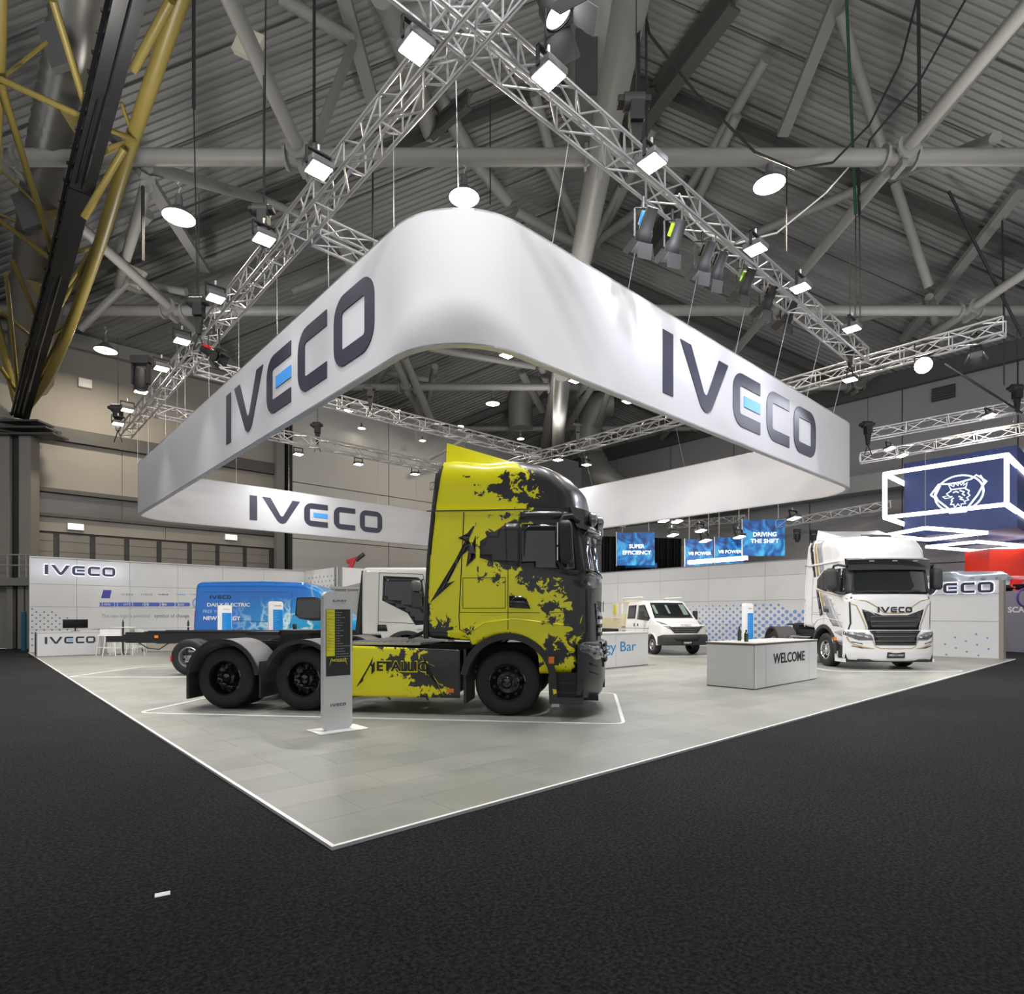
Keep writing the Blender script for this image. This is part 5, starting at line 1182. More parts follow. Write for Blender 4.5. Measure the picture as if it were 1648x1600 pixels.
    if is_splat:
        for y in (-.9, -.55, .55, .9):
            b0_ = 1.30-.26*(abs(y)/1.14)**2.2; d_ = MB().lathe([(.001, .0), (.07, .01), (.10, .03), (.11, .09), (.08, .12)], (b0_+.02, y, 2.98), 'x', 16); d_.v = [Vector((2*(b0_+.08)-v.x+.06, v.y, v.z)) for v in d_.v]; d_.build('spot_lamp', lens_w, vi, smooth=40)
        br = MB()
        for y in (-1.0, -.72, -.4): br.tube([(1.2, y, 2.8), (1.36, y, 2.74), (1.40, y+.1, 2.68), (1.34, y+.16, 2.66)], .018, 6)
        br.build('lamp_bracket', steel, vi)
    for y in (-.6, 0, .6): MB().box((1.30-.26*(abs(y)/1.14)**2.2+.10, y-.07, 3.03), (1.30-.26*(abs(y)/1.14)**2.2+.115, y+.07, 3.06)).build('marker_lamp', orange if is_splat else lens_w, vi)
    gr = patch(tr_, [(-.55, .70), (.55, .70), (.72, .95), (.70, 1.20), (.86, 1.70), (.36, 1.53), (-.36, 1.53), (-.86, 1.70), (-.70, 1.20), (-.72, .95)], 'f', .008, 'grille', gblack, root, th=.03)
    for z, a in ((.80, .56), (.93, .64), (1.06, .64), (1.19, .62), (1.32, .66), (1.45, .66)): patch(tr_, [(-a, z), (a, z), (a-.02, z+.055), (-a+.02, z+.055)], 'f', .022, 'grille_bar', dplast, gr, th=.01)
    # bumper
    def bdef(x, y, z):
        k = max(0, x-.9)/.5; return (x+.04-(.30*(abs(y)/1.27)**2.6)*k-(.06*max(0, (.5-z)/.3)) * k, y*(1-.03*k), z-.0+(.04*(abs(y)/1.27)**3)*(1 if z < .4 else 0))
    bm_ = shell(1.13, 1.43, 1.28, .24, 1.12, (.08, .14, .06), bdef, .06); bt = bvh(bm_)
    bo = bm_.build('bumper', satin if is_splat else white, root, smooth=40)
    lo = patch(bt, [(-.55, .70), (.55, .70), (.60, .98), (.72, 1.10), (-.72, 1.10), (-.60, .98)], 'f', .018, 'lower_grille', gblack, bo, th=.02)
    for z in (.78, .90, 1.02): patch(bt, [(-.56, z), (.56, z), (.56, z+.05), (-.56, z+.05)], 'f', .04, 'grille_bar', dplast, lo, th=.02)
    for s in (-1, 1):
        hl = patch(bt, [(s*.60, .84), (s*.66, .98), (s*1.26, 1.09), (s*1.25, .98), (s*.95, .84)], 'f', .02, 'headlamp', lens_m, bo, th=.02)
        for y, z, w_ in ((.74, .90, .07), (.92, .94, .08), (1.08, .98, .07)): patch(bt, [(s*(y-w_), z-.03), (s*(y+w_), z), (s*(y+w_), z+.05), (s*(y-w_), z+.03)], 'f', .035, 'lamp_unit', lens_w, hl, g=.3, th=.01)
        patch(bt, [(1.27, .86), (1.36, .84), (1.37, 1.04), (1.25, 1.06)], 'r' if s < 0 else 'l', .012, 'corner_lamp', lens_m, bo, th=.012)
        for z in (.30, .42): patch(bt, [(s*.85, z+.30), (s*1.1, z+.36), (s*1.1, z+.38), (s*.85, z+.32)], 'f', .012, 'bumper_crease', black, bo, th=.01)
    MB().box((1.425, -.24, .34), (1.465, .24, .50)).build('number_plate', black, bo)
    MB().box((1.10, -.95, .22), (1.36, .95, .30)).build('air_dam', black, bo)
    # roof deflector
    df = MB(); vv = []; k = 8
    for i in range(k+1):
        t = i/k; x = -1.0+1.3*t; zt_ = 4.20-.36*t; w_ = .98-.12*t; fl_ = .12*(1-t)
        vv += [(x, -w_-.04, interp(top, x)-.08), (x, -w_+.06-fl_*.2, zt_+fl_*.25), (x, -w_*.55, zt_-.0), (x, w_*.55, zt_), (x, w_-.06+fl_*.2, zt_+fl_*.25), (x, w_+.04, interp(top, x)-.08)]
    df.add(vv, [(6*i+j, 6*i+j+1, 6*i+7+j, 6*i+6+j) for i in range(k) for j in range(5)]+[tuple(range(6)), tuple(6*k+5-j for j in range(6))])
    do = df.build('roof_deflector', paint, root, smooth=50, fix=True)
    if is_splat: paint_attr(do, lambda p: .3 if p.x < -.3 else max(-.1, .3-(p.x+.3)*.8))
    rh = patch(tr_, [(.35, -.35), (.75, -.30), (.75, .30), (.35, .35)], 't', .03, 'roof_hatch', dplast if not is_splat else satin, root, th=.04)
    return tr_, f if is_splat else None, bt, body, gr

def chassis(root, wb, rim_m, key, axles, skirt):
    fr = MB()
    for s in (-1, 1): fr.box((axles[-1]-.9, s*.42-.04, .78), (1.0, s*.42+.04, 1.04))
    for x in [i*.8-4.6 for i in range(7)]:
        if x > axles[-1]-.9: fr.box((x, -.4, .82), (x+.1, .4, 1.0))
    fr.build('chassis_frame', black, root)
    for i, x in enumerate([0]+axles):
        for s in (-1, 1):
            if i: put_wheel(root, x, s*1.05, .5, .34, rim_m, s if s < 0 else 1, key+'_d', True); MB().lathe([(.30,-.14),(.44,-.17),(.5,-.12),(.5,.12),(.44,.17),(.3,.14)], (x, s*.72, .5), 'y', 32).build('inner_tyre', rubber, root, smooth=40)
            else: put_wheel(root, x, s*1.06, .5, .33, rim_m, s, key)
        MB().cyl((x, -1.0, .5), (x, 1.0, .5), .09, 10).build('axle', black, root)
        if i: MB().lathe([(.05,-.3),(.2,-.2),(.24,0),(.2,.2),(.05,.3)], (x, 0, .5), 'y', 14).build('differential', black, root, smooth=50)
    # fifth wheel
    xc = sum(axles)/len(axles)+.1; fw = MB(); fw.lathe([(.001,1.20),(.46,1.20),(.46,1.26),(.001,1.26)], (xc,0,0), 'z', 28); fo = fw.build('fifth_wheel', dplast, root, smooth=30)
    MB().prism([(xc-.95, -.35), (xc-.3, -.42), (xc-.3, .42), (xc-.95, .35)], 1.17, 1.23, 'z').build('coupling_ramp', dplast, fo, fix=True); MB().box((xc-.25, -.45, 1.02), (xc+.25, .45, 1.2)).build('mount', black, fo)
    return fr

# ---------------- 1: the black and yellow tractor unit
T1 = empty('truck', 'matte black and bright yellow tractor truck with splatter paint in the middle of the stand', 'truck', (.101, 10.19, 0), R(-8.2))
tr1, f1, bt1, body1, gr1 = cab(T1, truck_splat, True)
patch(tr1, [(-1.19, 1.70), (-.80, 2.33), (-.64, 2.64), (-.75, 2.69), (-.61, 2.755), (-.465, 2.93), (-.585, 2.66), (-.535, 2.57), (-.475, 2.73), (-.475, 2.38), (-.62, 2.25), (-.585, 2.50), (-.69, 2.42), (-.91, 2.00), (-.79, 2.04)], 'r', .006, 'bolt_graphic', gblack, T1, th=.003)
logo(lambda x, y, d: Vector((1.425+.012+d, x, 1.66+y)), .17, gplast, gplast, .006, T1)
chassis(T1, 3.2, gblack, 'tyre_black', [-3.27, -4.62], True)
for s in (-1, 1):
    y0, y1 = s*1.27, s*.62
    for x in (-3.27, -4.62):
        fe = fender(T1, x, .5, .60, 22 if x > -4 else 8, 172 if x < -4 else 158, y0, y1, gplast)
        arch_lip(x, .5, .57, .64, 20 if x > -4 else 6, 174 if x < -4 else 160, y0-s*.0, y0+s*.03).build('fender_lip', dplast, fe, smooth=40, fix=True)
    MB().box((-5.26, min(y0, y1), .16), (-5.22, max(y0, y1), .74)).build('mud_flap', dplast, T1)
    MB().box((-3.99, min(y0, y1), .20), (-3.96, max(y0, y1), .78)).build('mud_flap', dplast, T1)
    MB().box((-.66, min(y0, y1), .18), (-.62, max(y0, y1), 1.0)).build('mud_flap', dplast, T1)
    # side skirt as a gridded sheet so that its paint can follow the splatter
    mb = MB(); nx2, nz2 = 40, 18; vs = []
    for i in range(nx2+1):
        for k in range(nz2+1):
            u, v = i/nx2, k/nz2; x = -2.72+(2.72-.72)*u; z = .26+(1.05-.26-.06*u)*v; vs.append((x, s*(1.262-.012*(2*v-1)**2), z))
    mb.add(vs, [(i*(nz2+1)+k, (i+1)*(nz2+1)+k, (i+1)*(nz2+1)+k+1, i*(nz2+1)+k+1) for i in range(nx2) for k in range(nz2)])
    so = mb.build('side_skirt', truck_splat, T1, smooth=40, fix=True); md = so.modifiers.new('solid', 'SOLIDIFY'); md.thickness = .03; md.offset = 0
    SY = [(-3.2, 1.2), (-2.05, 1.06), (-1.72, 1.03), (-1.30, 1.02), (-1.24, .96), (-1.34, .95), (-1.52, .93), (-1.62, .98), (-1.78, .93), (-1.92, .80), (-1.80, .66), (-1.52, .56), (-1.44, .46), (-1.34, .42), (-1.02, .42), (-.94, .36), (-1.1, .30), (-1.3, .34), (-1.46, .27), (-1.6, .18), (-3.2, .1)]
    paint_attr(so, lambda p: max(-.22, min(.3, sdist(SY, p.x, p.z)*1.5)))
    MB().box((-.92, s*1.275 if s < 0 else 1.255, .34), (-.81, -1.255 if s < 0 else 1.275, .40)).build('marker_lamp', orange, so)
    if s < 0:
        fnm = lambda x, y, d: Vector((-1.63+x, -1.2775-d, .735+y))
        text('ETALLIC', lambda x, y, d: fnm(x, y, d-.002), .165, yellow, so, width=.83, bold=.045); text('ETALLIC', fnm, .145, black, so, width=.80, bold=.025)
        for mm, dd, ee in ((yellow, .002, .008), (black, .006, 0)):
            g = MB(); y_ = -1.276-dd
            A = [(-2.09, .87), (-2.155, .74), (-2.36, .40), (-2.25, .50), (-2.24, .55), (-2.13, .74), (-2.11, .72), (-2.115, .60), (-2.06, .655), (-2.06, .80), (-2.11, .75)]
            Bq = [(-1.30, .88), (-1.235, .79), (-1.12, .74), (-1.20, .735), (-.98, .30), (-1.17, .57), (-1.17, .64), (-1.05, .47), (-1.22, .62), (-1.24, .60), (-1.25, .82)]
            for q in (A, Bq):
                cx_ = sum(p[0] for p in q)/len(q); cz_ = sum(p[1] for p in q)/len(q)
                g.prism([(cx_+(a-cx_)*(1+ee*4)+(ee*1.2 if a > cx_ else -ee*1.2), cz_+(b_-cz_)*(1+ee*4)) for a, b_ in q], y_, y_-.002)
            g.build('bolt_letter', mm, so, fix=True)
        so_pipe = MB()
        for i in range(3): so_pipe.cyl((-2.5+i*.62, s*1.1, .2), (-2.5+i*.62, s*1.2, .26), .02, 6)
        so_pipe.build('skirt_bracket', steel, so)
# catwalk, air tanks and hoses behind the cab
cw = MB(); cw.box((-2.6, -.9, 1.04), (-1.45, .9, 1.08))
for i in range(12): cw.box((-2.58+i*.095, -.88, 1.08), (-2.55+i*.095, .88, 1.10))
cw.build('catwalk', silver, T1)
MB().cyl((-2.4, .3, .55), (-1.0, .3, .55), .2, 16).build('air_tank', gblack, T1, smooth=40); MB().box((-2.6, -1.15, .28), (-.8, -.5, .95)).build('fuel_tank', black, T1, bev=.05)
ho = MB()
for k in range(3): ho.tube([(-1.32, -.2+k*.2, 1.7), (-1.55, -.2+k*.2, 1.5), (-1.6, -.15+k*.2, 1.25), (-1.9, -.1+k*.1, 1.12)], .02, 6)
ho.build('air_hose', black, T1)
MB().cyl((-5.45, -1.0, .88), (-5.45, 1.0, .88), .04, 8).build('rear_bar', dplast, T1); MB().box((-5.5, -.42, .78), (-5.42, .42, 1.02)).build('end_crossmember', black, T1)
outline(Matrix.Translation((.101, 10.19, 0)) @ Matrix.Rotation(R(-7.6), 4, 'Z'), -5.78, -1.72, 1.72, 1.72, .22, 'white rounded floor outline around the black and yellow truck')

# ---------------- 2: the white tractor unit at the right
T2 = empty('truck', 'white tractor truck with gold lines and black grille at the right of the stand', 'truck', (10.68, 18.0, 0), R(-91.2))
tr2, _, bt2, body2, gr2 = cab(T2, white, False)
patch(tr2, [(-.30, 3.86), (.0, 3.78), (.02, 2.95), (-.34, 2.7), (-.34, 3.0)], 'r', .006, 'black_stripe', gblack, T2, th=.003) if False else None
bs = mat('grey_stripe', (.28,.28,.31), .3, coat=.4); bs2 = mat('pale_grey_stripe', (.5,.52,.52), .3, coat=.4)
for s in ('r', 'l'):
    patch(tr2, [(-1.0, 3.85), (-.82, 3.87), (-.50, 2.72), (-.62, 2.72), (-.85, 3.3)], s, .006, 'dark_stripe', gblack, T2, th=.003)
    patch(tr2, [(-.72, 3.86), (-.62, 3.86), (-.30, 2.75), (-.42, 2.72)], s, .006, 'gold_stripe', gold, T2, th=.003)
    patch(tr2, [(-.58, 3.86), (-.25, 3.82), (-.02, 2.93), (-.24, 2.80)], s, .006, 'grey_stripe', bs, T2, th=.003)
    patch(tr2, [(-.46, 2.32), (-.30, 2.28), (-.02, 1.56), (-.20, 1.50)], s, .006, 'dark_stripe', gblack, T2, th=.003)
    patch(tr2, [(-.24, 2.28), (-.10, 2.24), (.12, 1.62), (-.0, 1.66)], s, .006, 'gold_stripe', gold, T2, th=.003)
    patch(tr2, [(-.06, 2.22), (.22, 2.14), (.86, 1.20), (.55, 1.22), (.20, 1.55)], s, .006, 'grey_stripe', bs, T2, th=.003)
    patch(tr2, [(.28, 2.12), (.52, 2.05), (1.0, 1.18), (.92, 1.18)], s, .006, 'grey_stripe', bs2, T2, th=.003)
    patch(tr2, [(.60, 1.04), (1.04, 1.12), (1.05, .90)], s, .006, 'grey_stripe', bs, T2, th=.003); patch(tr2, [(.66, .80), (1.05, .82), (1.06, .70), (.70, .74)], s, .006, 'grey_stripe', bs, T2, th=.003)
    seam(tr2, [(-.44, 2.33), (.2, 2.2), (.9, 2.08), (1.15, 1.98)], s, .018, .012, 'gold_line', gold, T2)
    seam(tr2, [(-1.2, 3.10), (-.4, 3.09), (.98, 3.10)], s, .05, .02, 'roof_moulding', white, T2, th=.02)
for q in ([(-1.05, 1.98), (-.75, 1.93), (-.45, 1.74), (-.30, 1.60), (0, 1.585)], [(-1.12, 1.86), (-.98, 1.80), (-.90, 1.60), (-.74, 1.18), (-.76, 1.12)]):
    for s in (-1, 1): seam(tr2, [(s*a, b_) for a, b_ in q], 'f', .022, .012, 'gold_line', gold, T2)
for q in ([(-1.20, .92), (-1.15, .80), (-1.02, .70), (-.75, .62)], [(-.62, .82), (-.55, .66), (-.42, .61), (0, .60)]):
    for s in (-1, 1): seam(bt2, [(s*a, b_) for a, b_ in q], 'f', .024 if q[0][0] < -1 else .016, .012, 'gold_line', gold, T2)
for s in (-1, 1): patch(bt2, [(s*1.08, .74), (s*.95, .68), (s*.55, .60), (s*.85, .61)], 'f', .016, 'gold_flash', gold, T2, th=.003)
xlogo = tr2.ray_cast(Vector((9, 0, 1.66)), Vector((-1, 0, 0)))[0].x
logo(lambda x, y, d: Vector((xlogo+.01+d-.03*abs(x), x, 1.685+y)), .155, black, black, .01, T2)
for s, z, h_ in (('50', 1.76, .22),): text(s, lambda x, y, d: Vector((-.95+x, -1.262-d, z+y)), h_, gold, T2, width=.48)
logo(lambda x, y, d: Vector((-.95+x, -1.262-d, 2.0+y)), .085, gold, gold, .003, T2); text('1975  2025', lambda x, y, d: Vector((-.95+x, -1.262-d, 1.56+y)), .05, grey_t, T2, width=.5)
text('IVECO S-WAY', lambda x, y, d: Vector((1.467+d, x, .42+y)), .05, wdull, T2, width=.4)
chassis(T2, 3.2, chrome, 'tyre_chrome', [-3.75], False)
for s in (-1, 1):
    y0, y1 = s*1.27, s*.62; fe = fender(T2, -3.75, .5, .60, 15, 165, y0, y1, gplast); arch_lip(-3.75, .5, .57, .64, 12, 168, y0, y0+s*.03).build('fender_lip', dplast, fe, smooth=40, fix=True)
    MB().cyl((-2.7, s*.95, .55), (-1.3, s*.95, .55), .3, 20).build('fuel_tank', chrome, T2, smooth=40); MB().box((-3.0, min(s*1.2, s*.7), .35), (-2.75, max(s*1.2, s*.7), .85)).build('battery_box', gplast, T2, bev=.02)
outline(Matrix.Translation((10.68, 18.0, 0)) @ Matrix.Rotation(R(-91.2), 4, 'Z'), -5.2, -1.9, 1.8, 1.75, .35, 'white floor outline around the white truck with gold lines')

# ---------------- 3: white medium truck with bare chassis
T3 = empty('truck', 'plain white medium truck with long bare black chassis behind the black and yellow truck', 'truck', (-2.65, 16.1, 0), R(0))
def d3(x, y, z):
    if z > 1.75: x = x-(z-1.75)*.34*max(0, (x+.2)/1.3)
    if z > 1.75: y *= 1-.05*(z-1.75)
    b_ = 1.02 if x < -.62 else (.42+math.sqrt(max(0, .62**2-x*x)) if x < .6 else .5)
    if z < 1.3: z = b_+(z-.5)*(1.3-b_)/.8
    return (x-.12*(abs(y)/1.1)**2.5*max(0, x), y, z)
m3 = shell(-1.15, 1.05, 1.08, .5, 2.74, (.12, .12, .14), d3, .07); m3.build('cab_body', mat('white_cab_paint', (.62,.62,.60), .3, coat=.4, var=.02), T3, smooth=35); t3 = bvh(m3)
for s in ('r', 'l'):
    patch(t3, [(-.62, 1.90), (-.60, 2.52), (.28, 2.48), (.38, 2.40), (.56, 1.30), (.22, 1.28), (.02, 1.58)], s, .006, 'window_surround', gblack, T3, th=.006)
    patch(t3, [(-.58, 1.93), (-.57, 2.49), (.24, 2.46), (.42, 1.68), (.1, 1.72)], s, .016, 'side_window', glass, T3, th=.006)
    patch(t3, [(-.46, 1.98), (-.50, 2.32), (-.22, 2.32), (-.25, 1.95), (-.36, 1.95)], s, .02, 'window_reflection_panel', lglass, T3) if False else None
    patch(t3, [(-.74, 1.13), (-.73, 1.29), (-.52, 1.29), (-.48, 1.13)], s, .012, 'door_handle', black, T3, th=.02)
    for q in ([(-.70, 2.6), (-.72, 1.1)], [(-.70, 2.6), (.40, 2.56)], [(.40, 2.56), (.62, 1.5), (.62, .8)], [(-.72, 1.36), (.6, 1.30)]): seam(t3, q, s, .012, .004, 'seam', black, T3)
patch(t3, [(-.98, 1.62), (.98, 1.62), (.90, 2.45), (-.90, 2.45)], 'f', .008, 'windscreen', glass, T3, th=.01); patch(t3, [(-.8, .75), (.8, .75), (.8, 1.2), (-.8, 1.2)], 'f', .02, 'grille', black, T3, th=.02)
for s in (-1, 1):
    patch(t3, [(s*.75, .60), (s*1.02, .60), (s*1.02, .75), (s*.75, .74)], 'f', .02, 'headlamp', lens_w, T3, th=.02)
    arch_lip(0, .46, .58, .68, -5, 170, s*1.12, s*.95).build('arch_lip', dplast, T3, smooth=40, fix=True)
    MB().box((.15, s*1.22-.06, 1.70), (.40, s*1.22+.10, 2.12)).build('mirror_housing', dplast, T3, bev=.04); MB().lathe([(.001,-.14),(.10,-.13),(.13,-.05),(.13,.05),(.1,.12),(.001,.14)], (.26, s*1.24, 2.26), 'z', 14).build('upper_mirror', gplast, T3, smooth=60)
    MB().tube([(.45, s*1.0, 1.6), (.40, s*1.2, 1.6), (.33, s*1.22, 1.72), (.30, s*1.22, 2.38), (.42, s*1.0, 2.44)], .02, 6).build('mirror_arm', black, T3)
    MB().cyl((-1.30, s*.78, .95), (-1.12, s*.78, 2.66), .09, 12).build('air_snorkel' if s < 0 else 'exhaust_stack', black, T3, smooth=40)
    put_wheel(T3, 0, s*.95, .46, .28, silver, s, 'tyre_medium'); put_wheel(T3, -5.55, s*.86, .46, .26, silver, s, 'tyre_medium_d', True); put_wheel(T3, -5.55, s*.58, .46, .26, silver, s, 'tyre_medium_d', True)
    fr = MB(); fr.box((-7.5, s*.40-.04, .80), (.8, s*.40+.04, 1.08)); fr.box((-8.02, s*.40-.03, .82), (-7.5, s*.40+.03, .98)); fr.box((-6.9, s*.40-.06, 1.08), (-1.4, s*.40+.06, 1.12)); fr.build('chassis_rail', black, T3)
    MB().box((-6.72, s*.46, .93), (-6.62, s*.47, 1.0)).build('marker_lamp', orange, T3)
cr = MB()
for x in (-7.6, -6.6, -5.6, -4.4, -3.2, -2.0): cr.box((x, -.4, .84), (x+.12, .4, 1.02))
cr.build('crossmember', black, T3); MB().cyl((-5.55, -.9, .46), (-5.55, .9, .46), .1, 10).build('axle', black, T3); MB().cyl((0, -.9, .46), (0, .9, .46), .07, 10).build('axle', black, T3)
MB().box((-3.6, -.95, .35), (-2.3, -.5, .85)).build('fuel_tank', gplast, T3, bev=.05); MB().tube([(-7.2, -.35, .8), (-7.0, -.3, .66), (-6.7, -.3, .62), (-6.4, -.35, .8)], .015, 6).build('air_hose', black, T3)
MB().box((-6.0, -1.0, .35), (-5.96, -.5, .5)).build('tail_lamp', red, T3)
text('EUROCARGO', lambda x, y, d: Vector((.42+x, -1.086-d, 1.17+y)), .04, grey_t, T3, width=.3)
outline(Matrix.Translation((-2.65, 16.1, 0)) @ Matrix.Rotation(R(0), 4, 'Z'), -8.35, -1.4, 1.9, 1.6, .18, 'white floor outline around the plain white medium truck')

# ---------------- 4: blue electric van
m, n, l, b = nodes_of('blue_van_lightning'); tc = n.new('ShaderNodeTexCoord'); se = n.new('ShaderNodeSeparateXYZ'); l.new(tc.outputs['Object'], se.inputs[0])
vo = n.new('ShaderNodeTexVoronoi'); vo.feature = 'DISTANCE_TO_EDGE'; vo.inputs['Scale'].default_value = 1.5; dn = n.new('ShaderNodeTexNoise'); dn.inputs['Scale'].default_value = 3; dn.inputs['Detail'].default_value = 4; l.new(tc.outputs['Object'], dn.inputs[0])
ad = n.new('ShaderNodeVectorMath'); ad.operation = 'MULTIPLY_ADD'; ad.inputs[1].default_value = (.5,.5,.5); l.new(dn.outputs[1], ad.inputs[0]); l.new(tc.outputs['Object'], ad.inputs[2]); l.new(ad.outputs[0], vo.inputs[0])
lr = n.new('ShaderNodeValToRGB'); lr.color_ramp.elements[0].position = .0; lr.color_ramp.elements[0].color = (1,1,1,1); lr.color_ramp.elements[1].position = .09; lr.color_ramp.elements[1].color = (0,0,0,1); l.new(vo.outputs[0], lr.inputs[0])
mk = n.new('ShaderNodeMapRange'); mk.inputs[1].default_value = -2.2; mk.inputs[2].default_value = -.4; l.new(se.outputs[0], mk.inputs[0])
mz = n.new('ShaderNodeMapRange'); mz.inputs[1].default_value = 2.2; mz.inputs[2].default_value = 1.4; l.new(se.outputs[2], mz.inputs[0])
x2 = n.new('ShaderNodeMapRange'); x2.inputs[1].default_value = .6; x2.inputs[2].default_value = 1.6; l.new(se.outputs[0], x2.inputs[0])
mz2 = n.new('ShaderNodeMath'); mz2.operation = 'MAXIMUM'; l.new(mz.outputs[0], mz2.inputs[0]); l.new(x2.outputs[0], mz2.inputs[1])
mm_ = n.new('ShaderNodeMath'); mm_.operation = 'MULTIPLY'; l.new(mk.outputs[0], mm_.inputs[0]); l.new(mz2.outputs[0], mm_.inputs[1])
m2_ = n.new('ShaderNodeMath'); m2_.operation = 'MULTIPLY'; l.new(mm_.outputs[0], m2_.inputs[0]); l.new(lr.outputs[0], m2_.inputs[1])
bx_ = n.new('ShaderNodeMix'); bx_.data_type = 'RGBA'; bx_.inputs[6].default_value = (.0,.13,.52,1); bx_.inputs[7].default_value = (.0,.30,.62,1); l.new(mm_.outputs[0], bx_.inputs[0])
c_ = n.new('ShaderNodeMix'); c_.data_type = 'RGBA'; c_.inputs[7].default_value = (.62,.85,.92,1); l.new(m2_.outputs[0], c_.inputs[0]); l.new(bx_.outputs[2], c_.inputs[6]); l.new(c_.outputs[2], b.inputs['Base Color'])
b.inputs['Roughness'].default_value = .2; b.inputs['Coat Weight'].default_value = .6; b.inputs['Coat Roughness'].default_value = .04; vanm = m
T4 = empty('van', 'high blue panel van with lightning graphics at the left of the stand', 'van', (-8.15, 22.6, 0), R(0))
vt = [(-3.4, 2.62), (-3.2, 2.76), (-1, 2.78), (.55, 2.74), (1.0, 2.60), (1.35, 2.3), (1.95, 1.60), (2.2, 1.44), (2.75, 1.22), (2.85, 1.1)]
def d4(x, y, z):
    t = interp(vt, x); z2 = z
    if z > 1.0: z2 = 1.0+(z-1.0)*(t-1.0)/(2.78-1.0)
    ax = [(-2.05, .38), (1.75, .38)]
    for c_x, r_ in ax:
        if abs(x-c_x) < .44 and z < .9: b_ = .36+math.sqrt(.44**2-(x-c_x)**2); z2 = b_+(z-.35)*(.9-b_)/.55 if b_ > .35 else z
    w_ = 1-.07*max(0, z2-1.2)/1.5-.10*max(0, x-2.1)
    return (x+(.12*(1-(y)**2) if x > 2.3 else 0)+(.10*(2.78-z2)*-.35 if x < -3.2 else 0), y*w_, z2)
m4 = shell(-3.35, 2.75, 1.02, .35, 2.78, (.14, .14, .16), d4, .09); m4.build('van_body', vanm, T4, smooth=35); t4 = bvh(m4)
for s in ('r', 'l'):
    patch(t4, [(.30, 1.55), (.35, 2.18), (1.05, 2.20), (1.30, 2.08), (1.72, 1.52), (1.65, 1.36), (.9, 1.34), (.45, 1.42)], s, .008, 'side_window', glass, T4, th=.008)
    for q in ([(.18, 2.35), (.12, .5)], [(-.0, 2.38), (-3.1, 2.38)], [(-3.1, 1.36), (-.2, 1.30)], [(1.7, 1.3), (1.55, .5)]): seam(t4, q, s, .014, .003, 'seam', mat('navy_seam', (.0,.05,.2), .5), T4)
    patch(t4, [(.22, 1.0), (.22, 1.22), (.36, 1.22), (.36, 1.0)], s, .015, 'door_handle', black, T4, th=.02)
    patch(t4, [(-2.9, .42), (2.2, .42), (2.2, .58), (-2.9, .58)], s, .02, 'side_moulding', dplast, T4, th=.03)
patch(t4, [(-.85, 1.66), (.85, 1.66), (.72, 2.28), (-.72, 2.28)], 'f', .01, 'windscreen', glass, T4, th=.01); patch(t4, [(-.7, .62), (.7, .62), (.6, .9), (-.6, .9)], 'f', .02, 'grille', black, T4, th=.02)
for s in (-1, 1):
    patch(t4, [(s*.6, .98), (s*.92, .92), (s*.90, 1.10), (s*.62, 1.1)], 'f', .02, 'headlamp', lens_w, T4, th=.02)
    for x in (-2.05, 1.75): put_wheel(T4, x, s*.86, .36, .24, silver, s, 'tyre_van')
    MB().box((1.25, s*1.16-.08, 1.42), (1.40, s*1.16+.08, 1.72)).build('mirror', black, T4, bev=.03); patch(t4, [(s*.8, 1.1), (s*.95, 1.1), (s*.95, 1.7), (s*.8, 1.7)], 'b', .015, 'tail_lamp', red, T4, th=.02)
yv = -.99; fv = lambda cx, cz: (lambda x, y, d: Vector((cx+x, -1.015+.035*(cz+y-1.0)-d-.008, cz+y)))
vl = {s_: fv(-2.36, z_) for s_, z_ in (('a', 2.18),)}
logo(fv(-2.42, 2.20), .125, navy_l, navy_l, .004, T4)
text('DAILY ELECTRIC', fv(-2.12, 1.92), .13, wdull, T4, width=1.55, bold=.02); text('FREE YOUR', fv(-2.62, 1.68), .12, mat('pale_blue_text', (.35,.55,.85), .5), T4, width=.85); text('NEW ENERGY', fv(-2.36, 1.43), .15, wdull, T4, width=1.35, bold=.03)

# ---------------- 5: small white double cab tipper
T5 = empty('truck', 'small white crew-cab truck with beige tipper tray behind the bar counter', 'truck', (6.25, 24.5, 0), R(-90+15))
wt5 = mat('white_van_paint', (.80,.80,.79), .25, coat=.5, var=.02)
vt5 = [(-1.6, 2.02), (-1.45, 2.12), (-.3, 2.16), (.1, 2.10), (.78, 1.42), (.95, 1.34), (1.5, 1.15), (1.62, 1.0)]
def d5(x, y, z):
    t = interp(vt5, x); z2 = z
    if z > .9: z2 = .9+(z-.9)*(t-.9)/(2.16-.9)
    if abs(x-.75) < .46 and z < .92: b_ = .38+math.sqrt(.46**2-(x-.75)**2); z2 = b_+(z-.4)*(.92-b_)/.52
    w_ = 1-.12*max(0, z2-1.15)-.06*max(0, x-1.1)
    return (x+(.14*(1-y*y) if x > 1.2 else 0), y*w_, z2)
m5 = shell(-1.6, 1.55, 1.0, .4, 2.16, (.1, .14, .12), d5, .07); m5.build('cab_body', wt5, T5, smooth=35); t5 = bvh(m5)
patch(t5, [(-.86, 1.43), (.86, 1.43), (.74, 2.05), (-.74, 2.05)], 'f', .01, 'windscreen', glass, T5, th=.01)
for y0, y1, z0, z1 in ((.5, .72, 1.55, 1.98), (-.72, -.60, 1.6, 1.95), (-.15, -.05, 1.6, 1.95)): patch(t5, [(y0, z0), (y1, z0), (y1, z1), (y0, z1)], 'f', .0215, 'painted_see_through', lglass, T5)  # pale patches on the windscreen paint the light through the far windows
gr5 = patch(t5, [(-.50, .86), (.50, .86), (.72, 1.10), (-.72, 1.10)], 'f', .015, 'grille', dplast, T5, th=.02)
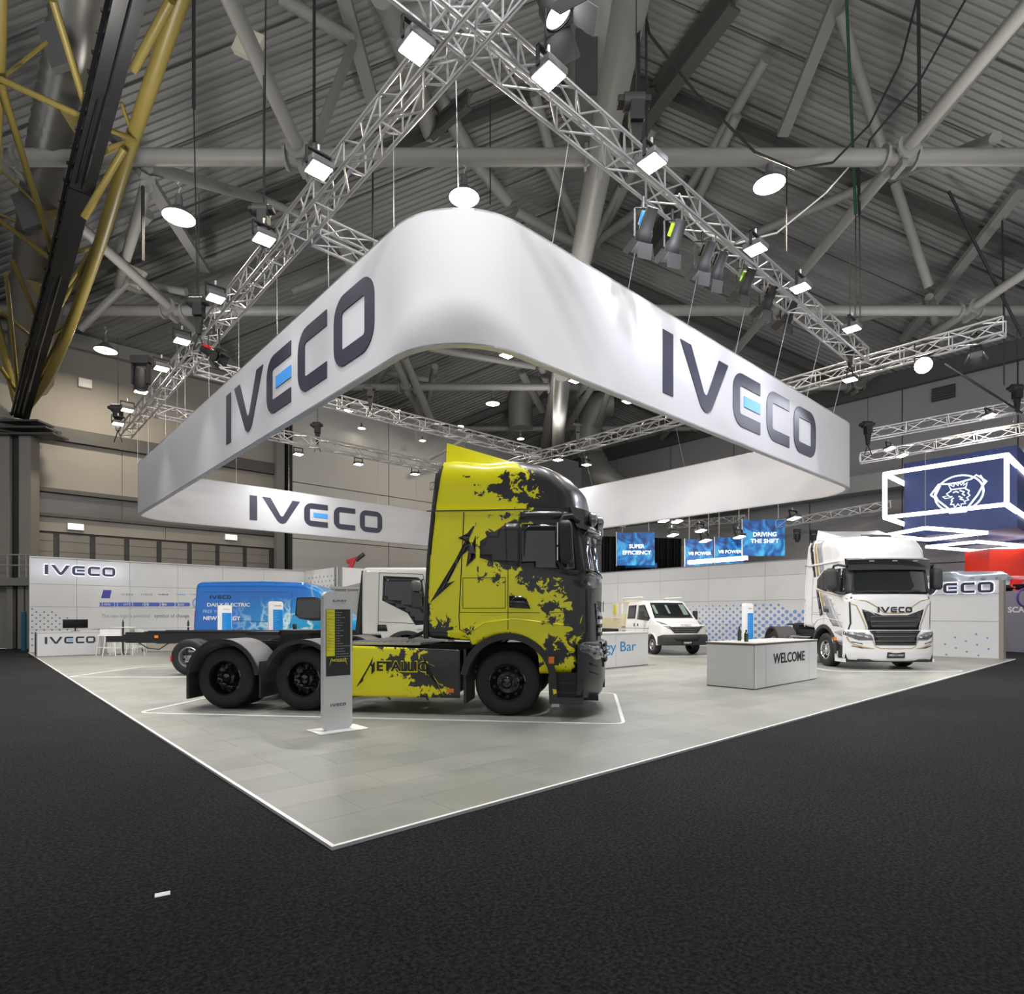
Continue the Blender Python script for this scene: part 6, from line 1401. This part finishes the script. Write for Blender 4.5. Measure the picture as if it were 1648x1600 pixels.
for z in (.90, .97, 1.04): patch(t5, [(-.5, z), (.5, z), (.5, z+.03), (-.5, z+.03)], 'f', .04, 'grille_bar', gplast, gr5, th=.015)
logo(lambda x, y, d: Vector((1.66+d-.05*x*x, x, 1.165+y)), .075, grey_t, grey_t, .01, T5)
bp5 = shell(1.18, 1.66, 1.0, .38, .80, (.1, .14, .05), lambda x, y, z: (x+.12*(1-y*y)-.06*max(0, .6-z), y, z), .08); bp5.build('bumper', dplast, T5, smooth=40); tb5 = bvh(bp5)
patch(tb5, [(-.45, .56), (.45, .56), (.62, .74), (-.62, .74)], 'f', .01, 'air_intake', black, T5, th=.01)
text('DAILY', lambda x, y, d: Vector((1.795+d, x, .49+y)), .06, wdull, T5, width=.32, bold=.03); MB().box((1.775, -.26, .44), (1.793, .26, .55)).build('number_plate', black, T5)
for s in (-1, 1):
    patch(t5, [(s*.62, 1.0), (s*.9, 1.12), (s*.93, 1.32), (s*.80, 1.26), (s*.64, 1.12)], 'f', .015, 'headlamp', lens_w, T5, th=.02)
    sd = 'r' if s < 0 else 'l'
    patch(t5, [(-.50, 1.38), (-.46, 1.95), (.06, 1.97), (.62, 1.42), (.5, 1.32)], sd, .01, 'side_window', glass, T5, th=.01); patch(t5, [(-1.42, 1.40), (-1.38, 1.95), (-.66, 1.97), (-.66, 1.40)], sd, .01, 'side_window', glass, T5, th=.01)
    for q in ([(-.58, 2.0), (-.58, .5)], [(.66, 1.3), (.30, .6)], [(-1.5, 1.0), (.6, 1.02)]): seam(t5, q, sd, .014, .004, 'seam', black, T5)
    patch(t5, [(-.72, 1.08), (-.72, 1.22), (-.66, 1.22), (-.66, 1.08)], sd, .02, 'door_handle', black, T5, th=.02); patch(t5, [(-.40, 1.10), (-.40, 1.2), (-.34, 1.2), (-.34, 1.10)], sd, .02, 'door_handle', black, T5, th=.02)
    MB().box((.30, s*1.20-.09, 1.36), (.44, s*1.20+.09, 1.72)).build('mirror', dplast, T5, bev=.03); MB().beam((.45, s*.92, 1.42), (.38, s*1.15, 1.48), .05, .05).build('mirror_arm', black, T5)
    put_wheel(T5, .75, s*.84, .38, .24, silver, s, 'tyre_van2'); put_wheel(T5, -2.9, s*.78, .38, .24, silver, s, 'tyre_van2'); arch_lip(.75, .38, .44, .49, 0, 180, s*1.02, s*.9).build('arch_lip', wt5, T5, smooth=40, fix=True)
bg = mat('beige_tray', (.62,.55,.36), .5)
tp_ = MB(); tp_.box((-4.6, -1.05, .98), (-1.85, 1.05, 1.06)); tp_.box((-4.6, -1.05, 1.06), (-1.85, -1.0, 1.42)); tp_.box((-4.6, 1.0, 1.06), (-1.85, 1.05, 1.42)); tp_.box((-4.6, -1.0, 1.06), (-4.55, 1.0, 1.42)); tp_.build('tipper_tray', bg, T5)
fh = MB(); fh.box((-1.88, -1.05, 1.06), (-1.80, 1.05, 1.60))
for y in [-.95+.19*i for i in range(11)]: fh.box((-1.86, y-.015, 1.6), (-1.82, y+.015, 2.12))
fh.box((-1.88, -1.05, 2.1), (-1.80, 1.05, 2.2)); fh.build('headboard', bg, T5)
MB().tube([(-1.84, -1.0, 1.5), (-1.84, -1.0, 2.2), (-1.7, -.98, 2.28), (-.2, -.9, 2.28)], .03, 8).build('ladder_rack', wt5, T5); MB().tube([(-1.84, 1.0, 1.5), (-1.84, 1.0, 2.2), (-1.7, .98, 2.28), (-.2, .9, 2.28)], .03, 8).build('ladder_rack', wt5, T5)
hi = MB(); hi.box((-3.6, -1.2, .45), (-2.3, -.95, .95)); hi.build('tool_box', black, T5, bev=.03)
for s in (-1, 1): MB().box((-4.6, s*.35-.04, .62), (-1.2, s*.35+.04, .80)).build('chassis_rail', black, T5)
yl = MB(); yl.box((-2.6, -1.1, 1.45), (-2.2, -1.0, 2.1)); yl.build('cream_locker', bg, T5); MB().box((-2.52, -1.115, 1.6), (-2.28, -1.1, 2.0)).build('yellow_label', mat('dull_yellow', (.55,.5,.05), .5), T5)
outline(Matrix.Translation((6.25, 24.5, 0)) @ Matrix.Rotation(R(-75), 4, 'Z'), -4.9, -1.5, 2.1, 1.5, .25, 'white floor outline around the small crew-cab truck')

# ---------------- 6: grey tipper body seen between van and white cab
T6 = empty('truck', 'grey tipper truck body glimpsed between the blue van and the plain white cab', 'truck', (-7.3, 27.2, 0), R(0)); gb = mat('warm_grey_body', (.34,.33,.31), .5)
MB().prism([(-.6, 1.0), (2.0, 1.0), (2.0, 2.85), (-.6, 2.75)], -1.15, 1.15).build('tipper_body', gb, T6, fix=True); k = MB()
for i in range(5): k.box((-.5+i*.55, -1.2, 1.0), (-.42+i*.55, -1.15, 2.7))
k.box((-.65, -1.22, 2.68), (2.05, -1.1, 2.80)); k.build('body_rib', gb, T6)
MB().add([( .0, -1.1, 2.8), (2.0, -1.1, 2.85), (2.0, 1.1, 2.85), (.0, 1.1, 2.8), (.9, 0, 3.15), (2.0, 0, 3.2)], [(0,1,5,4),(3,4,5,2),(0,4,3),(1,2,5)]).build('tarpaulin', mat('tarp_grey', (.12,.12,.12), .7), T6)
MB().box((-.4, -1.0, .6), (2.0, 1.0, 1.0)).build('chassis', black, T6)
for x in (0, 1.3):
    for s in (-1, 1): put_wheel(T6, x, s*.95, .46, .28, silver, s, 'tyre_medium')

# ---------------- 7: trucks on the neighbouring stand
def far_cab(px, py, Y, rz, m_, label, w_=1.25, L=2.3, z1=3.7):
    p = P(px, py, Y); e = empty('truck', label, 'truck', (p.x, p.y, 0), R(rz)); top = [(-1.2, z1), (.2, z1-.08), (.8, z1-.28), (1.15, z1-.55)]
    def d(x, y, z):
        t = interp(top, x)
        if z > 2.6: z = 2.6+(z-2.6)*(t-2.6)/1.1
        if z > 1.8: x -= (z-1.8)*.12*max(0, x)
        return (x-.25*(abs(y)/w_)**2.5*max(0, x), y*(1-.03*max(0, z-2)), z)
    s = shell(-1.2, 1.2, w_, .4, 3.7, (.2, .18, .25), d, .12); s.build('cab_body', m_, e, smooth=40); t = bvh(s)
    patch(t, [(-1.0, 2.0), (1.0, 2.0), (.92, 2.75), (-.92, 2.75)], 'f', .02, 'windscreen', glass, e, th=.01); patch(t, [(-.8, .9), (.8, .9), (.75, 1.8), (-.75, 1.8)], 'f', .02, 'grille', black, e, th=.02)
    for sd in ('r', 'l'): patch(t, [(.1, 1.95), (.9, 1.9), (.8, 2.7), (.1, 2.7)], sd, .02, 'side_window', glass, e, th=.01)
    vz = MB()
    for i in range(9):
        y = -w_+.1+(2*w_-.2)*i/8; c_x = 1.0-.25*(abs(y)/w_)**2.5; vz.v += [Vector(q) for q in ((c_x, y, 2.95), (c_x+.22, y, 2.78), (c_x+.2, y, 2.72), (c_x, y, 2.8))]
    vz.f = [[4*i+j, 4*i+(j+1)%4, 4*i+4+(j+1)%4, 4*i+4+j] for i in range(8) for j in range(4)]; vz.build('sun_visor', gblack, e)
    for y in (-.8, -.3, .3, .8): MB().box((.95, y-.08, z1-.50), (1.08, y+.08, z1-.42)).build('roof_lamp', lens_w, e)
    MB().box((-1.15, -.5, .3), (1.0, .5, 1.0)).build('chassis', black, e)
    for x in (.2,):
        for sy in (-1, 1): MB().cyl((x, sy*1.1-.15, .5), (x, sy*1.1+.15, .5), .5, 16).build('wheel', rubber, e)
    return e
slv = mat('silver_blue_paint', (.50,.57,.59), .22, metal=.3, coat=.5)
far_cab(1572, 900, 28.2, -98, slv, 'nearest silver cab, showing above the lettered end wall'); far_cab(1525, 895, 30.9, -95, slv, 'second silver cab half hidden by the white truck cab'); far_cab(1490, 905, 33.6, -98, slv, 'third silver cab, farthest back behind the white truck cab roof')
far_cab(1652, 930, 27.7, -95, red, 'red cab with round roof lamps at the right edge', z1=3.45)
